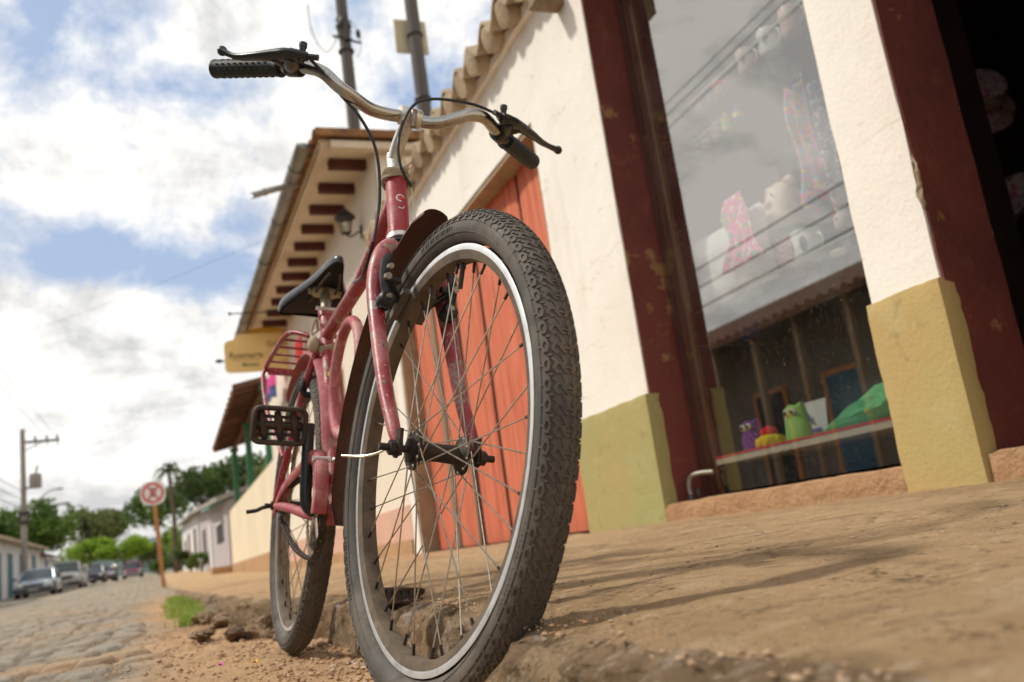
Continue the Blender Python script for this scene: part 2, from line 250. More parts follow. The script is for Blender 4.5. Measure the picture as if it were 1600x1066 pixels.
# ------------------------------------------------------------------ mesh builder
def nrm(v): v = np.asarray(v, float); n = np.linalg.norm(v); return v / n if n > 1e-12 else v
class MB:
    def __init__(s, T=None): s.v = []; s.f = []; s.m = []; s.sm = []; s.T = T; s.mats = []
    def mi(s, m):
        if m not in s.mats: s.mats.append(m)
        return s.mats.index(m)
    def put(s, verts, faces, m=None, smooth=True):
        b = len(s.v); s.v.extend([tuple(map(float, p)) for p in verts]); k = s.mi(m)
        for f in faces: s.f.append(tuple(i + b for i in f)); s.m.append(k); s.sm.append(smooth)
        return s
    def box(s, lo, hi, m=None, Mx=None, bev=0.):
        x0, y0, z0 = lo; x1, y1, z1 = hi
        if bev <= 0:
            P = [(x0, y0, z0), (x1, y0, z0), (x1, y1, z0), (x0, y1, z0), (x0, y0, z1), (x1, y0, z1), (x1, y1, z1), (x0, y1, z1)]
            F = [(0, 3, 2, 1), (4, 5, 6, 7), (0, 1, 5, 4), (1, 2, 6, 5), (2, 3, 7, 6), (3, 0, 4, 7)]
        else:
            P = []; b = bev
            for sz in (0, 1):
                for (ax, ay) in ((0, 0), (1, 0), (1, 1), (0, 1)):
                    X = (x0, x1)[ax]; Y = (y0, y1)[ay]; Z = (z0, z1)[sz]
                    dx = b if ax == 0 else -b; dy = b if ay == 0 else -b; dz = b if sz == 0 else -b
                    P += [(X + dx, Y + dy, Z), (X + dx, Y, Z + dz), (X, Y + dy, Z + dz)]
            q = lambda c, k: c * 3 + k
            F = [(q(0, 0), q(3, 0), q(2, 0), q(1, 0)), (q(4, 0), q(5, 0), q(6, 0), q(7, 0))]
            for a, c, kk in ((0, 1, 1), (2, 3, 1), (1, 2, 2), (3, 0, 2)):
                F.append((q(a, kk), q(c, kk), q(c + 4, kk), q(a + 4, kk)))
            for a, c, kk in ((0, 1, 1), (1, 2, 2), (2, 3, 1), (3, 0, 2)):
                F.append((q(a, 0), q(c, 0), q(c, kk), q(a, kk))); F.append((q(c + 4, 0), q(a + 4, 0), q(a + 4, kk), q(c + 4, kk)))
            for a in range(4):
                F.append((q(a, 1), q(a + 4, 1), q(a + 4, 2), q(a, 2)))
            for c in range(8): F.append((q(c, 0), q(c, 1), q(c, 2)))
        if Mx is not None: P = [tuple(Mx @ Vector(p)) for p in P]
        return s.put(P, F, m, False)
    def tube(s, pts, r, m=None, seg=10, cap=True, closed=False, flat=1., up=None):
        pts = [np.asarray(p, float) for p in pts]; n = len(pts)
        rs = r if hasattr(r, '__len__') else [r] * n
        V = []; F = []; prev = None
        for i in range(n):
            if closed: t = nrm(pts[(i + 1) % n] - pts[i - 1])
            else: t = nrm(pts[min(i + 1, n - 1)] - pts[max(i - 1, 0)])
            if prev is None:
                a = np.array(up, float) if up is not None else (np.array([0, 0, 1.]) if abs(t[2]) < .9 else np.array([1., 0, 0]))
            else: a = prev
            nn = nrm(a - t * (a @ t)); prev = nn; bb = np.cross(t, nn)
            for k in range(seg):
                an = 2 * PI * k / seg
                V.append(pts[i] + rs[i] * (nn * math.cos(an) * flat + bb * math.sin(an)))
        m_ = n if closed else n - 1
        for i in range(m_):
            j = (i + 1) % n
            for k in range(seg):
                k2 = (k + 1) % seg; F.append((i * seg + k, i * seg + k2, j * seg + k2, j * seg + k))
        if cap and not closed:
            F.append(tuple(range(seg - 1, -1, -1))); F.append(tuple((n - 1) * seg + k for k in range(seg)))
        return s.put(V, F, m)
    def lathe(s, prof, m=None, seg=24, org=(0, 0, 0), ax=(0, 0, 1), ref=None, cap=True):
        ax = nrm(ax); ref = nrm(np.cross(ax, (1, 0, 0) if abs(ax[0]) < .9 else (0, 1, 0))) if ref is None else ref; b = np.cross(ax, ref); o = np.asarray(org, float)
        V = []; F = []
        for (r, h) in prof:
            for k in range(seg):
                a = 2 * PI * k / seg; V.append(o + ax * h + r * (ref * math.cos(a) + b * math.sin(a)))
        for i in range(len(prof) - 1):
            for k in range(seg):
                k2 = (k + 1) % seg; F.append((i * seg + k, i * seg + k2, (i + 1) * seg + k2, (i + 1) * seg + k))
        if cap:
            if prof[0][0] > 1e-5: F.append(tuple(range(seg - 1, -1, -1)))
            if prof[-1][0] > 1e-5: F.append(tuple((len(prof) - 1) * seg + k for k in range(seg)))
        return s.put(V, F, m)
    def ball(s, c, r, m=None, seg=16, ring=10):
        r = (r, r, r) if not hasattr(r, '__len__') else r
        V = []; F = []
        for i in range(ring + 1):
            th = PI * i / ring
            for k in range(seg):
                a = 2 * PI * k / seg; V.append((c[0] + r[0] * math.sin(th) * math.cos(a), c[1] + r[1] * math.sin(th) * math.sin(a), c[2] + r[2] * math.cos(th)))
        for i in range(ring):
            for k in range(seg):
                k2 = (k + 1) % seg; F.append((i * seg + k, (i + 1) * seg + k, (i + 1) * seg + k2, i * seg + k2))
        return s.put(V, F, m)
    def grid(s, fn, nu, nv, m=None, smooth=True, closed_u=False):
        V = [fn(i / (nu - (0 if closed_u else 1)), j / (nv - 1)) for i in range(nu) for j in range(nv)]
        F = []
        for i in range(nu if closed_u else nu - 1):
            i2 = (i + 1) % nu
            for j in range(nv - 1): F.append((i * nv + j, i2 * nv + j, i2 * nv + j + 1, i * nv + j + 1))
        return s.put(V, F, m, smooth)
    def prism(s, poly, d0, d1, m=None, axis='x', smooth=False):
        """polygon in the plane across axis, extruded from d0 to d1"""
        def P(a, b, d): return {'x': (d, a, b), 'y': (a, d, b), 'z': (a, b, d)}[axis]
        n = len(poly); V = [P(a, b, d0) for a, b in poly] + [P(a, b, d1) for a, b in poly]
        F = [tuple(range(n - 1, -1, -1)), tuple(range(n, 2 * n))] + [(i, (i + 1) % n, n + (i + 1) % n, n + i) for i in range(n)]
        return s.put(V, F, m, smooth)
    def build(s, name, material=None, parent=None, **props):
        me = bpy.data.meshes.new(name)
        V = s.v
        if s.T is not None: V = [tuple(s.T(np.array(p))) for p in V]
        me.from_pydata(V, [], s.f); me.update()
        names = [material if k is None else k for k in s.mats]
        for nm in names: me.materials.append(MATS[nm])
        me.polygons.foreach_set('material_index', s.m); me.polygons.foreach_set('use_smooth', s.sm)
        import bmesh
        if len(V) < 60000:
            bm = bmesh.new(); bm.from_mesh(me); bmesh.ops.recalc_face_normals(bm, faces=bm.faces); bm.to_mesh(me); bm.free()
        try: me.set_sharp_from_angle(angle=R(42))
        except Exception: pass
        o = bpy.data.objects.new(name, me); COL.objects.link(o)
        if parent is not None: o.parent = parent
        for k, v in props.items(): o[k] = v
        return o

def thing(name, label, cat, loc=(0, 0, 0), group=None, mw=None):
    o = bpy.data.objects.new(name, None); COL.objects.link(o); o.empty_display_size = .1
    if mw is not None: o.matrix_world = mw
    else: o.location = loc
    o['label'] = label; o['category'] = cat
    if group: o['group'] = group
    return o
def tag(o, label, cat, group=None):
    o['label'] = label; o['category'] = cat
    if group: o['group'] = group
    return o
def struct(o, kind='structure'): o['kind'] = kind; return o
def copy_tree(o, parent=None):
    c = o.copy(); COL.objects.link(c); c.parent = parent
    for ch in o.children: copy_tree(ch, c)
    return c
def text_mesh(body, size, Mx, m, parent, name='lettering', ext=.001, align='CENTER', bold=0.):
    cu = bpy.data.curves.new('t', 'FONT'); cu.body = body; cu.size = size; cu.extrude = ext; cu.align_x = align; cu.align_y = 'CENTER'; cu.offset = bold
    ob = bpy.data.objects.new('t', cu); me = bpy.data.meshes.new_from_object(ob); me.transform(Mx)
    me.materials.clear(); me.materials.append(MATS[m])
    o = bpy.data.objects.new(name, me); COL.objects.link(o); o.parent = parent; bpy.data.objects.remove(ob)
    return o
def smooth_path(pts, n=8, closed=False):
    P = [np.asarray(p, float) for p in pts]; out = []; N = len(P)
    rng_ = range(N if closed else N - 1)
    for i in rng_:
        if closed: p0, p1, p2, p3 = P[(i - 1) % N], P[i], P[(i + 1) % N], P[(i + 2) % N]
        else: p0, p1, p2, p3 = P[max(i - 1, 0)], P[i], P[i + 1], P[min(i + 2, N - 1)]
        for k in range(n):
            t = k / n; out.append(.5 * ((2 * p1) + (-p0 + p2) * t + (2 * p0 - 5 * p1 + 4 * p2 - p3) * t * t + (-p0 + 3 * p1 - 3 * p2 + p3) * t ** 3))
    if not closed: out.append(P[-1])
    return out

# numpy noise
def _hash(ix, iy, k=0):
    h = (ix.astype(np.int64) * 374761393 + iy.astype(np.int64) * 668265263 + k * 1274126177) & 0xffffffff
    h = ((h ^ (h >> 13)) * 1274126177) & 0xffffffff; h = (h ^ (h >> 16)) & 0xffffffff
    return h / 4294967295.
def vn(x, y, k=0):
    x = np.asarray(x, float); y = np.asarray(y, float); ix = np.floor(x); iy = np.floor(y); fx = x - ix; fy = y - iy
    fx = fx * fx * (3 - 2 * fx); fy = fy * fy * (3 - 2 * fy)
    a = _hash(ix, iy, k); b = _hash(ix + 1, iy, k); c = _hash(ix, iy + 1, k); d = _hash(ix + 1, iy + 1, k)
    return (a * (1 - fx) + b * fx) * (1 - fy) + (c * (1 - fx) + d * fx) * fy - .5
def fbm(x, y, o=4, k=0):
    s = 0; a = 1.
    for i in range(o): s = s + a * vn(x * 2 ** i, y * 2 ** i, k + i * 7); a *= .5
    return s
def voro(x, y, k=0):
    ix = np.floor(x); iy = np.floor(y); f1 = np.full(x.shape, 9.); f2 = np.full(x.shape, 9.); cid = np.zeros(x.shape)
    for dx in (-1, 0, 1):
        for dy in (-1, 0, 1):
            jx = ix + dx; jy = iy + dy; px = jx + .15 + .7 * _hash(jx, jy, k); py = jy + .15 + .7 * _hash(jx, jy, k + 5)
            d = np.hypot(x - px, y - py); h = _hash(jx, jy, k + 9)
            m1 = d < f1; f2 = np.where(m1, f1, np.minimum(f2, d)); cid = np.where(m1, h, cid); f1 = np.where(m1, d, f1)
    return f1, f2, cid
# ------------------------------------------------------------------ terrain
GY = [-60, 5, 19, 36, 61, 110, 200, 420]; GZ = [0, 0, .12, .33, .87, 1.6, 3.2, 6.5]
def gz(y): return float(np.interp(y, GY, GZ))
def grid_mesh(name, X, Y, Z, material, mask=None, **k):
    nu, nv = X.shape
    V = np.stack([X, Y, Z], -1).reshape(-1, 3); idx = np.arange(nu * nv).reshape(nu, nv)
    F = np.stack([idx[:-1, :-1], idx[:-1, 1:], idx[1:, 1:], idx[1:, :-1]], -1).reshape(-1, 4)
    me = bpy.data.meshes.new(name); me.vertices.add(len(V)); me.vertices.foreach_set('co', V.ravel())
    me.loops.add(F.size); me.loops.foreach_set('vertex_index', F.ravel().astype(np.int32)); me.polygons.add(len(F))
    me.polygons.foreach_set('loop_start', np.arange(0, F.size, 4, dtype=np.int32)); me.polygons.foreach_set('loop_total', np.full(len(F), 4, np.int32))
    me.update(calc_edges=True); me.validate(); me.polygons.foreach_set('use_smooth', np.ones(len(F), bool))
    if mask is not None:
        a = me.color_attributes.new('mask', 'FLOAT_COLOR', 'POINT'); m = np.concatenate([mask.reshape(-1, 3), np.ones((len(V), 1))], 1); a.data.foreach_set('color', m.ravel())
    me.materials.append(MATS[material]); o = bpy.data.objects.new(name, me); COL.objects.link(o)
    for a, b in k.items(): o[a] = b
    return o
def axis(parts):
    out = []
    for a, b, st in parts:
        n = max(1, int(round((b - a) / st))); out += list(np.linspace(a, b, n, endpoint=False))
    out.append(parts[-1][1]); return np.array(out)
ax_ = axis([(-120, -12, 12), (-12, -3, .25), (-3, -1.2, .03), (-1.2, .5, .014), (.5, 3, .5), (3, 120, 13)])
ay_ = axis([(-60, 1, 4), (1, 5, .014), (5, 10, .03), (10, 20, .08), (20, 45, .35), (45, 120, 2), (120, 420, 20)])
X, Y = np.meshgrid(ax_, ay_, indexing='ij')
base = np.interp(Y, GY, GZ)
wx = X * 7.6 + .5 * fbm(X * 2, Y * 2, 2, 3); wy = Y * 5.6 + .5 * fbm(X * 2, Y * 2, 2, 8)
f1, f2, cid = voro(wx, wy, 1)
gap = np.clip((f2 - f1) / .28, 0, 1); dome = gap ** .45
edge = .30 - .02 * Y + .35 * fbm(Y * .5, Y * 0 + 3, 3, 2)     # boundary between cobbles and the dirt strip
edge = -.12 - .035 * np.clip(Y - 3, 0, 8) + .30 * fbm(X * 1.5, Y * 1.1, 3, 21)
dirt = np.clip((X - edge) / .22, 0, 1) * np.clip((14 - Y) / 6, 0, 1)
stone_h = (dome - .5) * .034 * (.7 + .6 * cid) + (cid - .5) * .012
dirt_h = .010 * fbm(X * 9, Y * 9, 4, 31) + .02 * fbm(X * 2.2, Y * 2.2, 3, 5)
Zg = base + np.where(np.abs(X) < 12, stone_h * (1 - dirt) + dirt_h * dirt + .035 * fbm(X * .8, Y * .8, 2, 44) * (1 - dirt), 0)
Zg = np.where((X > -.2) & (X < .6) & (Y < 2.8), Zg * .6, Zg) - np.where(X > .7, .12, 0)
patch = np.clip(dirt + .55 * np.clip(fbm(X * 1.1, Y * .9, 3, 61) * 2.4 - .45, 0, 1), 0, 1)
struct(grid_mesh('street', X, Y, Zg, 'street', np.stack([gap ** .6, cid, patch], -1)))

# sidewalk: kerb face + slab, rough broken edge
ny = axis([(-1.2, .2, .02), (.2, 3.0, .011), (3.0, 6, .03), (6, 12, .1), (12, 34, .5), (34, 62, 2)])
def edge_x(y):
    e = np.interp(y, [-2, .3, .8, 1.5, 2.50, 2.62, 3.2, 4.8, 8, 20, 62], [.24, .275, .325, .385, .405, .34, .30, .27, .20, -.02, -.2])
    rough = np.interp(y, [-2, .9, 1.3, 2.5, 2.6, 5, 8, 20], [.035, .045, .02, .02, .10, .08, .04, .02])
    return e + rough * fbm(y * 5, y * 0 + 2.2, 4, 12) + rough * .6 * fbm(y * 22, y * 0 + 7.2, 3, 17)
nface = 16; slab_u = np.concatenate([np.linspace(0, .30, 34), np.linspace(.31, 1, 60)])
Xs = np.zeros((nface + len(slab_u), len(ny))); Zs = np.zeros_like(Xs); Ys = np.tile(ny, (Xs.shape[0], 1))
ex = edge_x(ny); top0 = np.interp(ny, [-2, 8, 20, 62], [.108, .112, .155, .93]); gzy = np.interp(ny, GY, GZ)
wallz = np.interp(ny, [-2, 9, 20, 34, 62], [.172, .172, .20, .36, 1.0])
for i in range(nface):
    t = i / nface
    lump = np.interp(ny, [.9, 1.4, 2.6], [1, .25, .5]) * .028 * fbm(ny * 9, ny * 0 + t * 4, 4, 25) * math.sin(PI * min(1, t * 1.15)) + .012 * fbm(ny * 30, ny * 0 + t * 9, 3, 29)
    Xs[i] = ex - .03 * (1 - t) ** 1.5 - lump * 1.6 * np.interp(ny, [.9, 1.3, 2.5], [1, .5, .5]) + .018 * t ** 6; Zs[i] = gzy - .03 + (top0 - gzy + .03) * t ** .9 - .012 * t ** 8
for j, u in enumerate(slab_u):
    i = nface + j; Xs[i] = ex + .018 + (2.0 - ex) * u
    chip = -.018 * np.clip(fbm(ny * 7, ny * 0 + 11, 3, 33) + .15, 0, 1) * math.exp(-u * 14) - .012 * math.exp(-u * 60)
    Zs[i] = top0 + (wallz - top0) * u + chip
Zs[nface:] += .006 * fbm(Xs[nface:] * 3, Ys[nface:] * 2.2, 4, 50) + .0035 * fbm(Xs[nface:] * 16, Ys[nface:] * 16, 4, 55)
crk = np.abs(fbm(Xs * 1.3, Ys * 1.0, 4, 71)); Zs[nface:] -= (.008 * np.exp(-(crk / .012) ** 2))[nface:]
jt = np.exp(-((Ys - 2.56 - .02 * fbm(Xs * 6, Ys, 2, 5)) / .012) ** 2) + np.exp(-((Ys - 5.4) / .02) ** 2) + np.exp(-((Ys - 10.2) / .04) ** 2); Zs[nface:] -= (.02 * jt)[nface:]
Xf = Xs[:nface + 14]; Zf = Zs[:nface + 14]; Yf = Ys[:nface + 14]; wgt = np.concatenate([np.full(nface, 1.), np.linspace(1, .1, 14)])[:, None]
Xs[:nface + 14] = Xf + .007 * wgt * fbm(Yf * 28, Zf * 34 + Xf * 20, 3, 91); Zs[:nface + 14] = Zf + .006 * wgt * fbm(Yf * 34 + 3, Xf * 34 + Zf * 12, 3, 95)
Zs = np.maximum(Zs, gzy[None, :] - .05)
sw = struct(grid_mesh('sidewalk', Xs, Ys, Zs, 'concrete_walk'))
sw.data.materials.append(MATS['kerb_stone'])
mi = np.zeros(len(sw.data.polygons), int); ncol = len(ny) - 1; mi[: (nface + 2) * ncol] = 1; sw.data.polygons.foreach_set('material_index', mi)

# ------------------------------------------------------------------ bicycle (local: x forward, y left, z up, origin under the rear axle)
def rotm(ax, a):
    ax = nrm(ax); K = np.array([[0, -ax[2], ax[1]], [ax[2], 0, -ax[0]], [-ax[1], ax[0], 0]])
    return np.eye(3) + math.sin(a) * K + (1 - math.cos(a)) * K @ K
HT = R(69); HAX = np.array([-math.cos(HT), 0, math.sin(HT)]); HP = np.array([1.01798888, 0, .32387344]); STEER = rotm(HAX, .11291419)
def FT(p): return STEER @ (p - HP) + HP
BM = rotm((0, 0, 1), -1.53645982) @ rotm((0, 1, 0), .01510143) @ rotm((1, 0, 0), -.14567602)
mw = Matrix([list(BM[0]) + [.258154], list(BM[1]) + [2.22763276], list(BM[2]) + [0.004], [0, 0, 0, 1]])
bike = thing('bicycle', 'old faded red bicycle with silver rims leaning at the broken kerb, front wheel nearest', 'bicycle', mw=mw)

def wheel(cx, cz, T, front):
    o = np.array([cx, 0, cz])
    def ring(prof, m, name, parent, N=96, **k):
        mb = MB(T); V = []; F = []; n = len(prof)
        for i in range(N):
            a = 2 * PI * i / N
            for (r, y) in prof: V.append((o[0] + r * math.cos(a), y, o[2] + r * math.sin(a)))
        for i in range(N):
            for j in range(n):
                F.append((i * n + j, ((i + 1) % N) * n + j, ((i + 1) % N) * n + (j + 1) % n, i * n + (j + 1) % n))
        mb.put(V, F, None); 
        if k.get('mats'):
            for i in range(N):
                for j in range(n): pass
            mb.m = [mb.mi(k['mats'][j]) if k['mats'][j] else 0 for i in range(N) for j in range(n)]
        return mb.build(name, m, parent)
    w = .0145
    prof = [(.287, w), (.2865, w - .002), (.276, w - .004), (.272, 0), (.276, -w + .004), (.2865, -w + .002), (.287, -w), (.2845, -w - .0006), (.2785, -w - .0002), (.2735, -w + .0010), (.2665, -w + .003), (.264, 0), (.2665, w - .003), (.2735, w - .0010), (.2785, w + .0002), (.2845, w + .0006)]
    s_, d_ = 'rim_silver', 'rim_dirty'
    mats = [d_] * 6 + [s_, s_, d_, d_, d_, d_, d_, d_, s_, s_]
    wh = ring(prof, 'rim_dirty', 'wheel', bike, mats=mats, N=120)
    # tyre carcass
    Rc, rt = .3105, .0245
    tp = []
    for k in range(28):
        ph = R(-152 + 304 * k / 27); tp.append((Rc + rt * math.cos(ph), rt * math.sin(ph)))
    mb = MB(T); N = 140; V = []; F = []; n = len(tp)
    for i in range(N):
        a = 2 * PI * i / N
        for (r, y) in tp: V.append((o[0] + r * math.cos(a), y, o[2] + r * math.sin(a)))
    for i in range(N):
        for j in range(n - 1): F.append((i * n + j, ((i + 1) % N) * n + j, ((i + 1) % N) * n + j + 1, i * n + j + 1))
    mb.put(V, F, 'rubber')
    for sd in (1, -1):   # thin moulded lines on the sidewall
        for ph in (74, 112):
            a = R(ph); rr = Rc + (rt + .0003) * math.cos(a); yy = sd * (rt + .0003) * math.sin(a)
            mb.tube([(o[0] + rr * math.cos(q), yy, o[2] + rr * math.sin(q)) for q in np.linspace(0, 2 * PI, 120, endpoint=False)], .0007, 'rubber', 4, closed=True)
    for sd in (1, -1):
        for grp in (80, 200, 320):
            for q in range(18):
                a = R(grp + q * 1.15); rr0, rr1 = Rc + (rt + .0004) * math.cos(R(86)), Rc + (rt + .0004) * math.cos(R(100)); y0, y1 = (rt + .0004) * math.sin(R(86)), (rt + .0004) * math.sin(R(100)); a2 = a + (.006 if q % 3 else -.004)
                mb.tube([(o[0] + rr0 * math.cos(a), sd * y0, o[2] + rr0 * math.sin(a)), (o[0] + rr1 * math.cos(a2), sd * y1, o[2] + rr1 * math.sin(a2))], .0008, 'rubber', 4)
    P = 92; pit = 2 * PI / P
    def mp(u, wv, h, k, jx):
        a = (k + u) * pit; ph = R(66) * wv
        return (o[0] + (Rc + (rt + h) * math.cos(ph)) * math.cos(a), (rt + h) * math.sin(ph), o[2] + (Rc + (rt + h) * math.cos(ph)) * math.sin(a))
    def block(poly, k, h=.0018):
        n = len(poly); c = (sum(p[0] for p in poly) / n, sum(p[1] for p in poly) / n)
        top = [(c[0] + (p[0] - c[0]) * .90, c[1] + (p[1] - c[1]) * .90) for p in poly]
        V = [mp(p[0], p[1], -.0004, k, 0) for p in poly] + [mp(p[0], p[1], h, k, 0) for p in top]
        mb.put(V, [tuple(range(n, 2 * n))] + [(i, (i + 1) % n, n + (i + 1) % n, n + i) for i in range(n)], 'rubber_tread', False)
    def ringblock(poly, k, h=.0020, q=.48):
        n = len(poly); c = (sum(p[0] for p in poly) / n, sum(p[1] for p in poly) / n)
        inn = [(c[0] + (p[0] - c[0]) * q, c[1] + (p[1] - c[1]) * q) for p in poly]; top = [(c[0] + (p[0] - c[0]) * .93, c[1] + (p[1] - c[1]) * .93) for p in poly]
        V = [mp(*p, -.0004, k, 0) for p in poly] + [mp(*p, h, k, 0) for p in top] + [mp(*p, h, k, 0) for p in inn] + [mp(*p, .0006, k, 0) for p in inn]
        Fs = []
        for i in range(n):
            j = (i + 1) % n; Fs += [(i, j, n + j, n + i), (n + i, n + j, 2 * n + j, 2 * n + i), (2 * n + i, 2 * n + j, 3 * n + j, 3 * n + i)]
        Fs.append(tuple(3 * n + i for i in range(n))); mb.put(V, Fs, 'rubber_tread', False)
    def bar(pts, wd, k, h=.0017):
        for (a, b) in zip(pts[:-1], pts[1:]):
            a = np.array(a); b = np.array(b); d = b - a; L = np.hypot(d[0], d[1]); nn = np.array([-d[1], d[0]]) / L * wd; e = d / L * wd * .6
            block([tuple(a - e + nn), tuple(a - e - nn), tuple(b + e - nn), tuple(b + e + nn)], k, h)
    for k in range(P):
        for sd in (1, -1):
            S = lambda pts: [(u, sd * wv) for u, wv in pts]
            ringblock(S([(.12, .74), (.12, .93), (.5, 1.02), (.88, .93), (.88, .74), (.5, .66)]), k)
            bar(S([(.5, 1.05), (.5, 1.14)]), .055, k, .0012)
            bar(S([(.02, .40), (.28, .56), (.55, .44), (.80, .60)]), .07, k)
            bar(S([(.45, .30), (.55, .44)]), .07, k); bar(S([(.95, .64), (.98, .74)]), .06, k)
            bar(S([(.05, .10), (.32, .26), (.58, .12), (.9, .24)]), .065, k); bar(S([(.30, .02), (.30, .24)]), .055, k)
    mb.build('tyre', 'rubber', wh)
    # hub
    hb = MB(T); hw = .035 if front else .040
    hb.lathe([(.010, -hw - .010), (.017, -hw - .008), (.017, -hw - .004), (.027, -hw - .003), (.027, -hw + .001), (.0135, -hw + .008), (.0125, 0), (.0135, hw - .008), (.027, hw - .001), (.027, hw + .003), (.017, hw + .004), (.017, hw + .008), (.010, hw + .010)], 'greasy', 24, o, (0, 1, 0))
    hb.lathe([(.005, -.085), (.005, .085)], 'greasy', 10, o, (0, 1, 0))
    for sd in (-1, 1):
        hb.lathe([(.0105, sd * .062), (.0105, sd * .071)], 'greasy', 6, o, (0, 1, 0)); hb.lathe([(.0135, sd * .059), (.0135, sd * .062)], 'greasy', 16, o, (0, 1, 0))
    hb.build('hub', 'greasy', wh)
    # spokes
    for i in range(36):
        a = 2 * PI * i / 36 + .05; sd = 1 if i % 2 else -1; dr = 1 if (i // 2) % 2 else -1
        ha = a + dr * R(68); h = o + [.0235 * math.cos(ha), sd * (hw + (.003 if dr > 0 else -.002)), .0235 * math.sin(ha)]
        e = o + [.2655 * math.cos(a), sd * .002, .2655 * math.sin(a)]; d = nrm(e - h)
        sp = MB(T); sp.tube([h, e - d * .012], .00105, 'spoke_steel', 6); sp.tube([e - d * .016, e + d * .002], .0022, 'greasy', 6)
        sp.ball(tuple(h), .0025, 'spoke_steel', 6, 4); sp.build('spoke', 'spoke_steel', wh)
    a = R(80 if front else 200); vb = MB(T)
    d = np.array([math.cos(a), 0, math.sin(a)]); vb.tube([o + d * .266, o + d * .256], .0045, 'black_plastic', 10); vb.tube([o + d * .257, o + d * .228], .0036, 'black_plastic', 10)
    vb.build('valve', 'black_plastic', wh)
    return wh
wheel(1.06, .34, FT, True); wheel(0., .34, None, False)

# frame
fb = MB()
fb.tube([(.83, 0, .733), (.789, 0, .856)], .0185, 'bike_head_red', 20)
fb.tube([(.785, 0, .815), (.55, 0, .743), (.19, 0, .712)], .0150, 'bike_red', 16)
fb.tube([(.815, 0, .765), (.64, 0, .55), (.44, 0, .30)], .0155, 'bike_red', 16)
fb.tube([(.430, 0, .29), (.325, 0, .49), (.180, 0, .778)], .0150, 'bike_red', 16)
fb.lathe([(.021, -.036), (.022, -.03), (.022, .03), (.021, .036)], 'bike_red', 20, (.43, 0, .295), (0, 1, 0))
for sd in (-1, 1):
    fb.tube(smooth_path([(.42, sd * .018, .292), (.33, sd * .040, .30), (.2, sd * .052, .32), (.0, sd * .060, .34)], 5), [.0105] * 14 + [.008, .007], 'bike_pink' if sd < 0 else 'bike_red', 12)
    fb.tube([(.205, sd * .014, .70), (.14, sd * .034, .60), (.0, sd * .060, .345)], .0085, 'bike_red', 12)
    fb.box((-.018, sd * .060 - .003, .322), (.03, sd * .060 + .003, .356), 'bike_red')
fb.build('frame', 'bike_red', bike)
rg = MB(); rg.tube([(.452 + .122 * math.cos(a), 0, .567 + .116 * math.sin(a)) for a in np.linspace(0, 2 * PI, 48, endpoint=False)], .0115, 'bike_pink', 14, closed=True)
rg.build('ring_tube', 'bike_pink', bike)
# head badge and flag sticker
fr = nrm(np.cross((0, 1, 0), nrm(np.array([-.041, 0, .123])))) # forward normal of the head tube
hd = nrm(np.array([-.041, 0, .123])); hc = np.array([.812, 0, .787])
def wrap(mb, c, axd, outd, rad, a0, h0, poly, lift, m):
    side = np.cross(axd, outd); V = []
    for (s_, h) in poly:
        a = a0 + s_ / rad; V.append(c + axd * (h0 + h) + (outd * math.cos(a) + side * math.sin(a)) * (rad + lift))
    mb.put(V, [tuple(range(len(V)))], m)
out_h = nrm(np.array([hd[2], 0, -hd[0]]))
bd = MB()
def annulus(mb, c, axd, outd, rad, a0, r0, r1, lift, m, f0=0, f1=2 * PI, n=20):
    side = np.cross(axd, outd)
    def pt(r, t):
        a = a0 + r * math.cos(t) / rad; return c + axd * (r * math.sin(t)) + (outd * math.cos(a) + side * math.sin(a)) * (rad + lift)
    V = []; F = []
    for i in range(n + 1):
        t = f0 + (f1 - f0) * i / n; V += [pt(r0, t), pt(r1, t)]
        if i: F.append((2 * i - 2, 2 * i - 1, 2 * i + 1, 2 * i))
    mb.put(V, F, m)
annulus(bd, hc + hd * .018, hd, out_h, .0185, .05, .0060, .0082, .0004, 'rim_silver', .3, 4.9)
annulus(bd, hc + hd * .018, hd, out_h, .0185, .05, 0.0, .0050, .0005, 'reflector_red')
annulus(bd, hc + hd * .000, hd, out_h, .0185, .05, .0045, .0060, .0004, 'rim_silver', 3.6, 6.6)
bd.build('head_badge', 'rim_silver', bike)
sd_ = nrm(np.array([-.145, 0, .288])); so = nrm(np.array([sd_[2], 0, -sd_[0]])); sk = MB(); sc_ = np.array([.2675, 0, .604])
annulus(sk, sc_, sd_, so, .015, .25, .0105, .014, .0004, 'sticker_green' if 'sticker_green' in MATS else 'post_green'); annulus(sk, sc_, sd_, so, .015, .25, .0058, .0105, .0005, 'sign_crest'); annulus(sk, sc_, sd_, so, .015, .25, 0, .0058, .0006, 'card_blue')
sk.build('round_sticker', 'card_blue', bike)
# headset + fork + stem + bars (steered)
fk = MB(FT)
for sd in (-1, 1):
    fk.tube(smooth_path([(.833, sd * .004, .705), (.862, sd * .024, .700), (.893, sd * .047, .668), (.905, sd * .057, .615), (.938, sd * .060, .545), (.995, sd * .060, .435), (1.040, sd * .059, .370), (1.056, sd * .058, .345)], 6), list(np.linspace(.0150, .0155, 14)) + list(np.linspace(.0155, .0095, 23)) + list(np.linspace(.0092, .0050, 6)), 'bike_red', 16)
    fk.box((1.050, sd * .058 - .0025, .330), (1.070, sd * .058 + .0025, .366), 'greasy')
    fk.lathe([(.009, -.004), (.009, .014)], 'bike_red', 12, (.925, sd * .057, .572), (1, 0, 0))
fk.tube([(.842, 0, .694), (.826, 0, .732)], .0165, 'bike_red', 18)
fk.build('fork', 'bike_red', bike)
hs = MB()
hs.lathe([(.0185, -.004), (.0225, -.002), (.023, .004), (.0225, .007), (.0185, .008)], 'stem_metal', 24, (.833, 0, .726), hd)
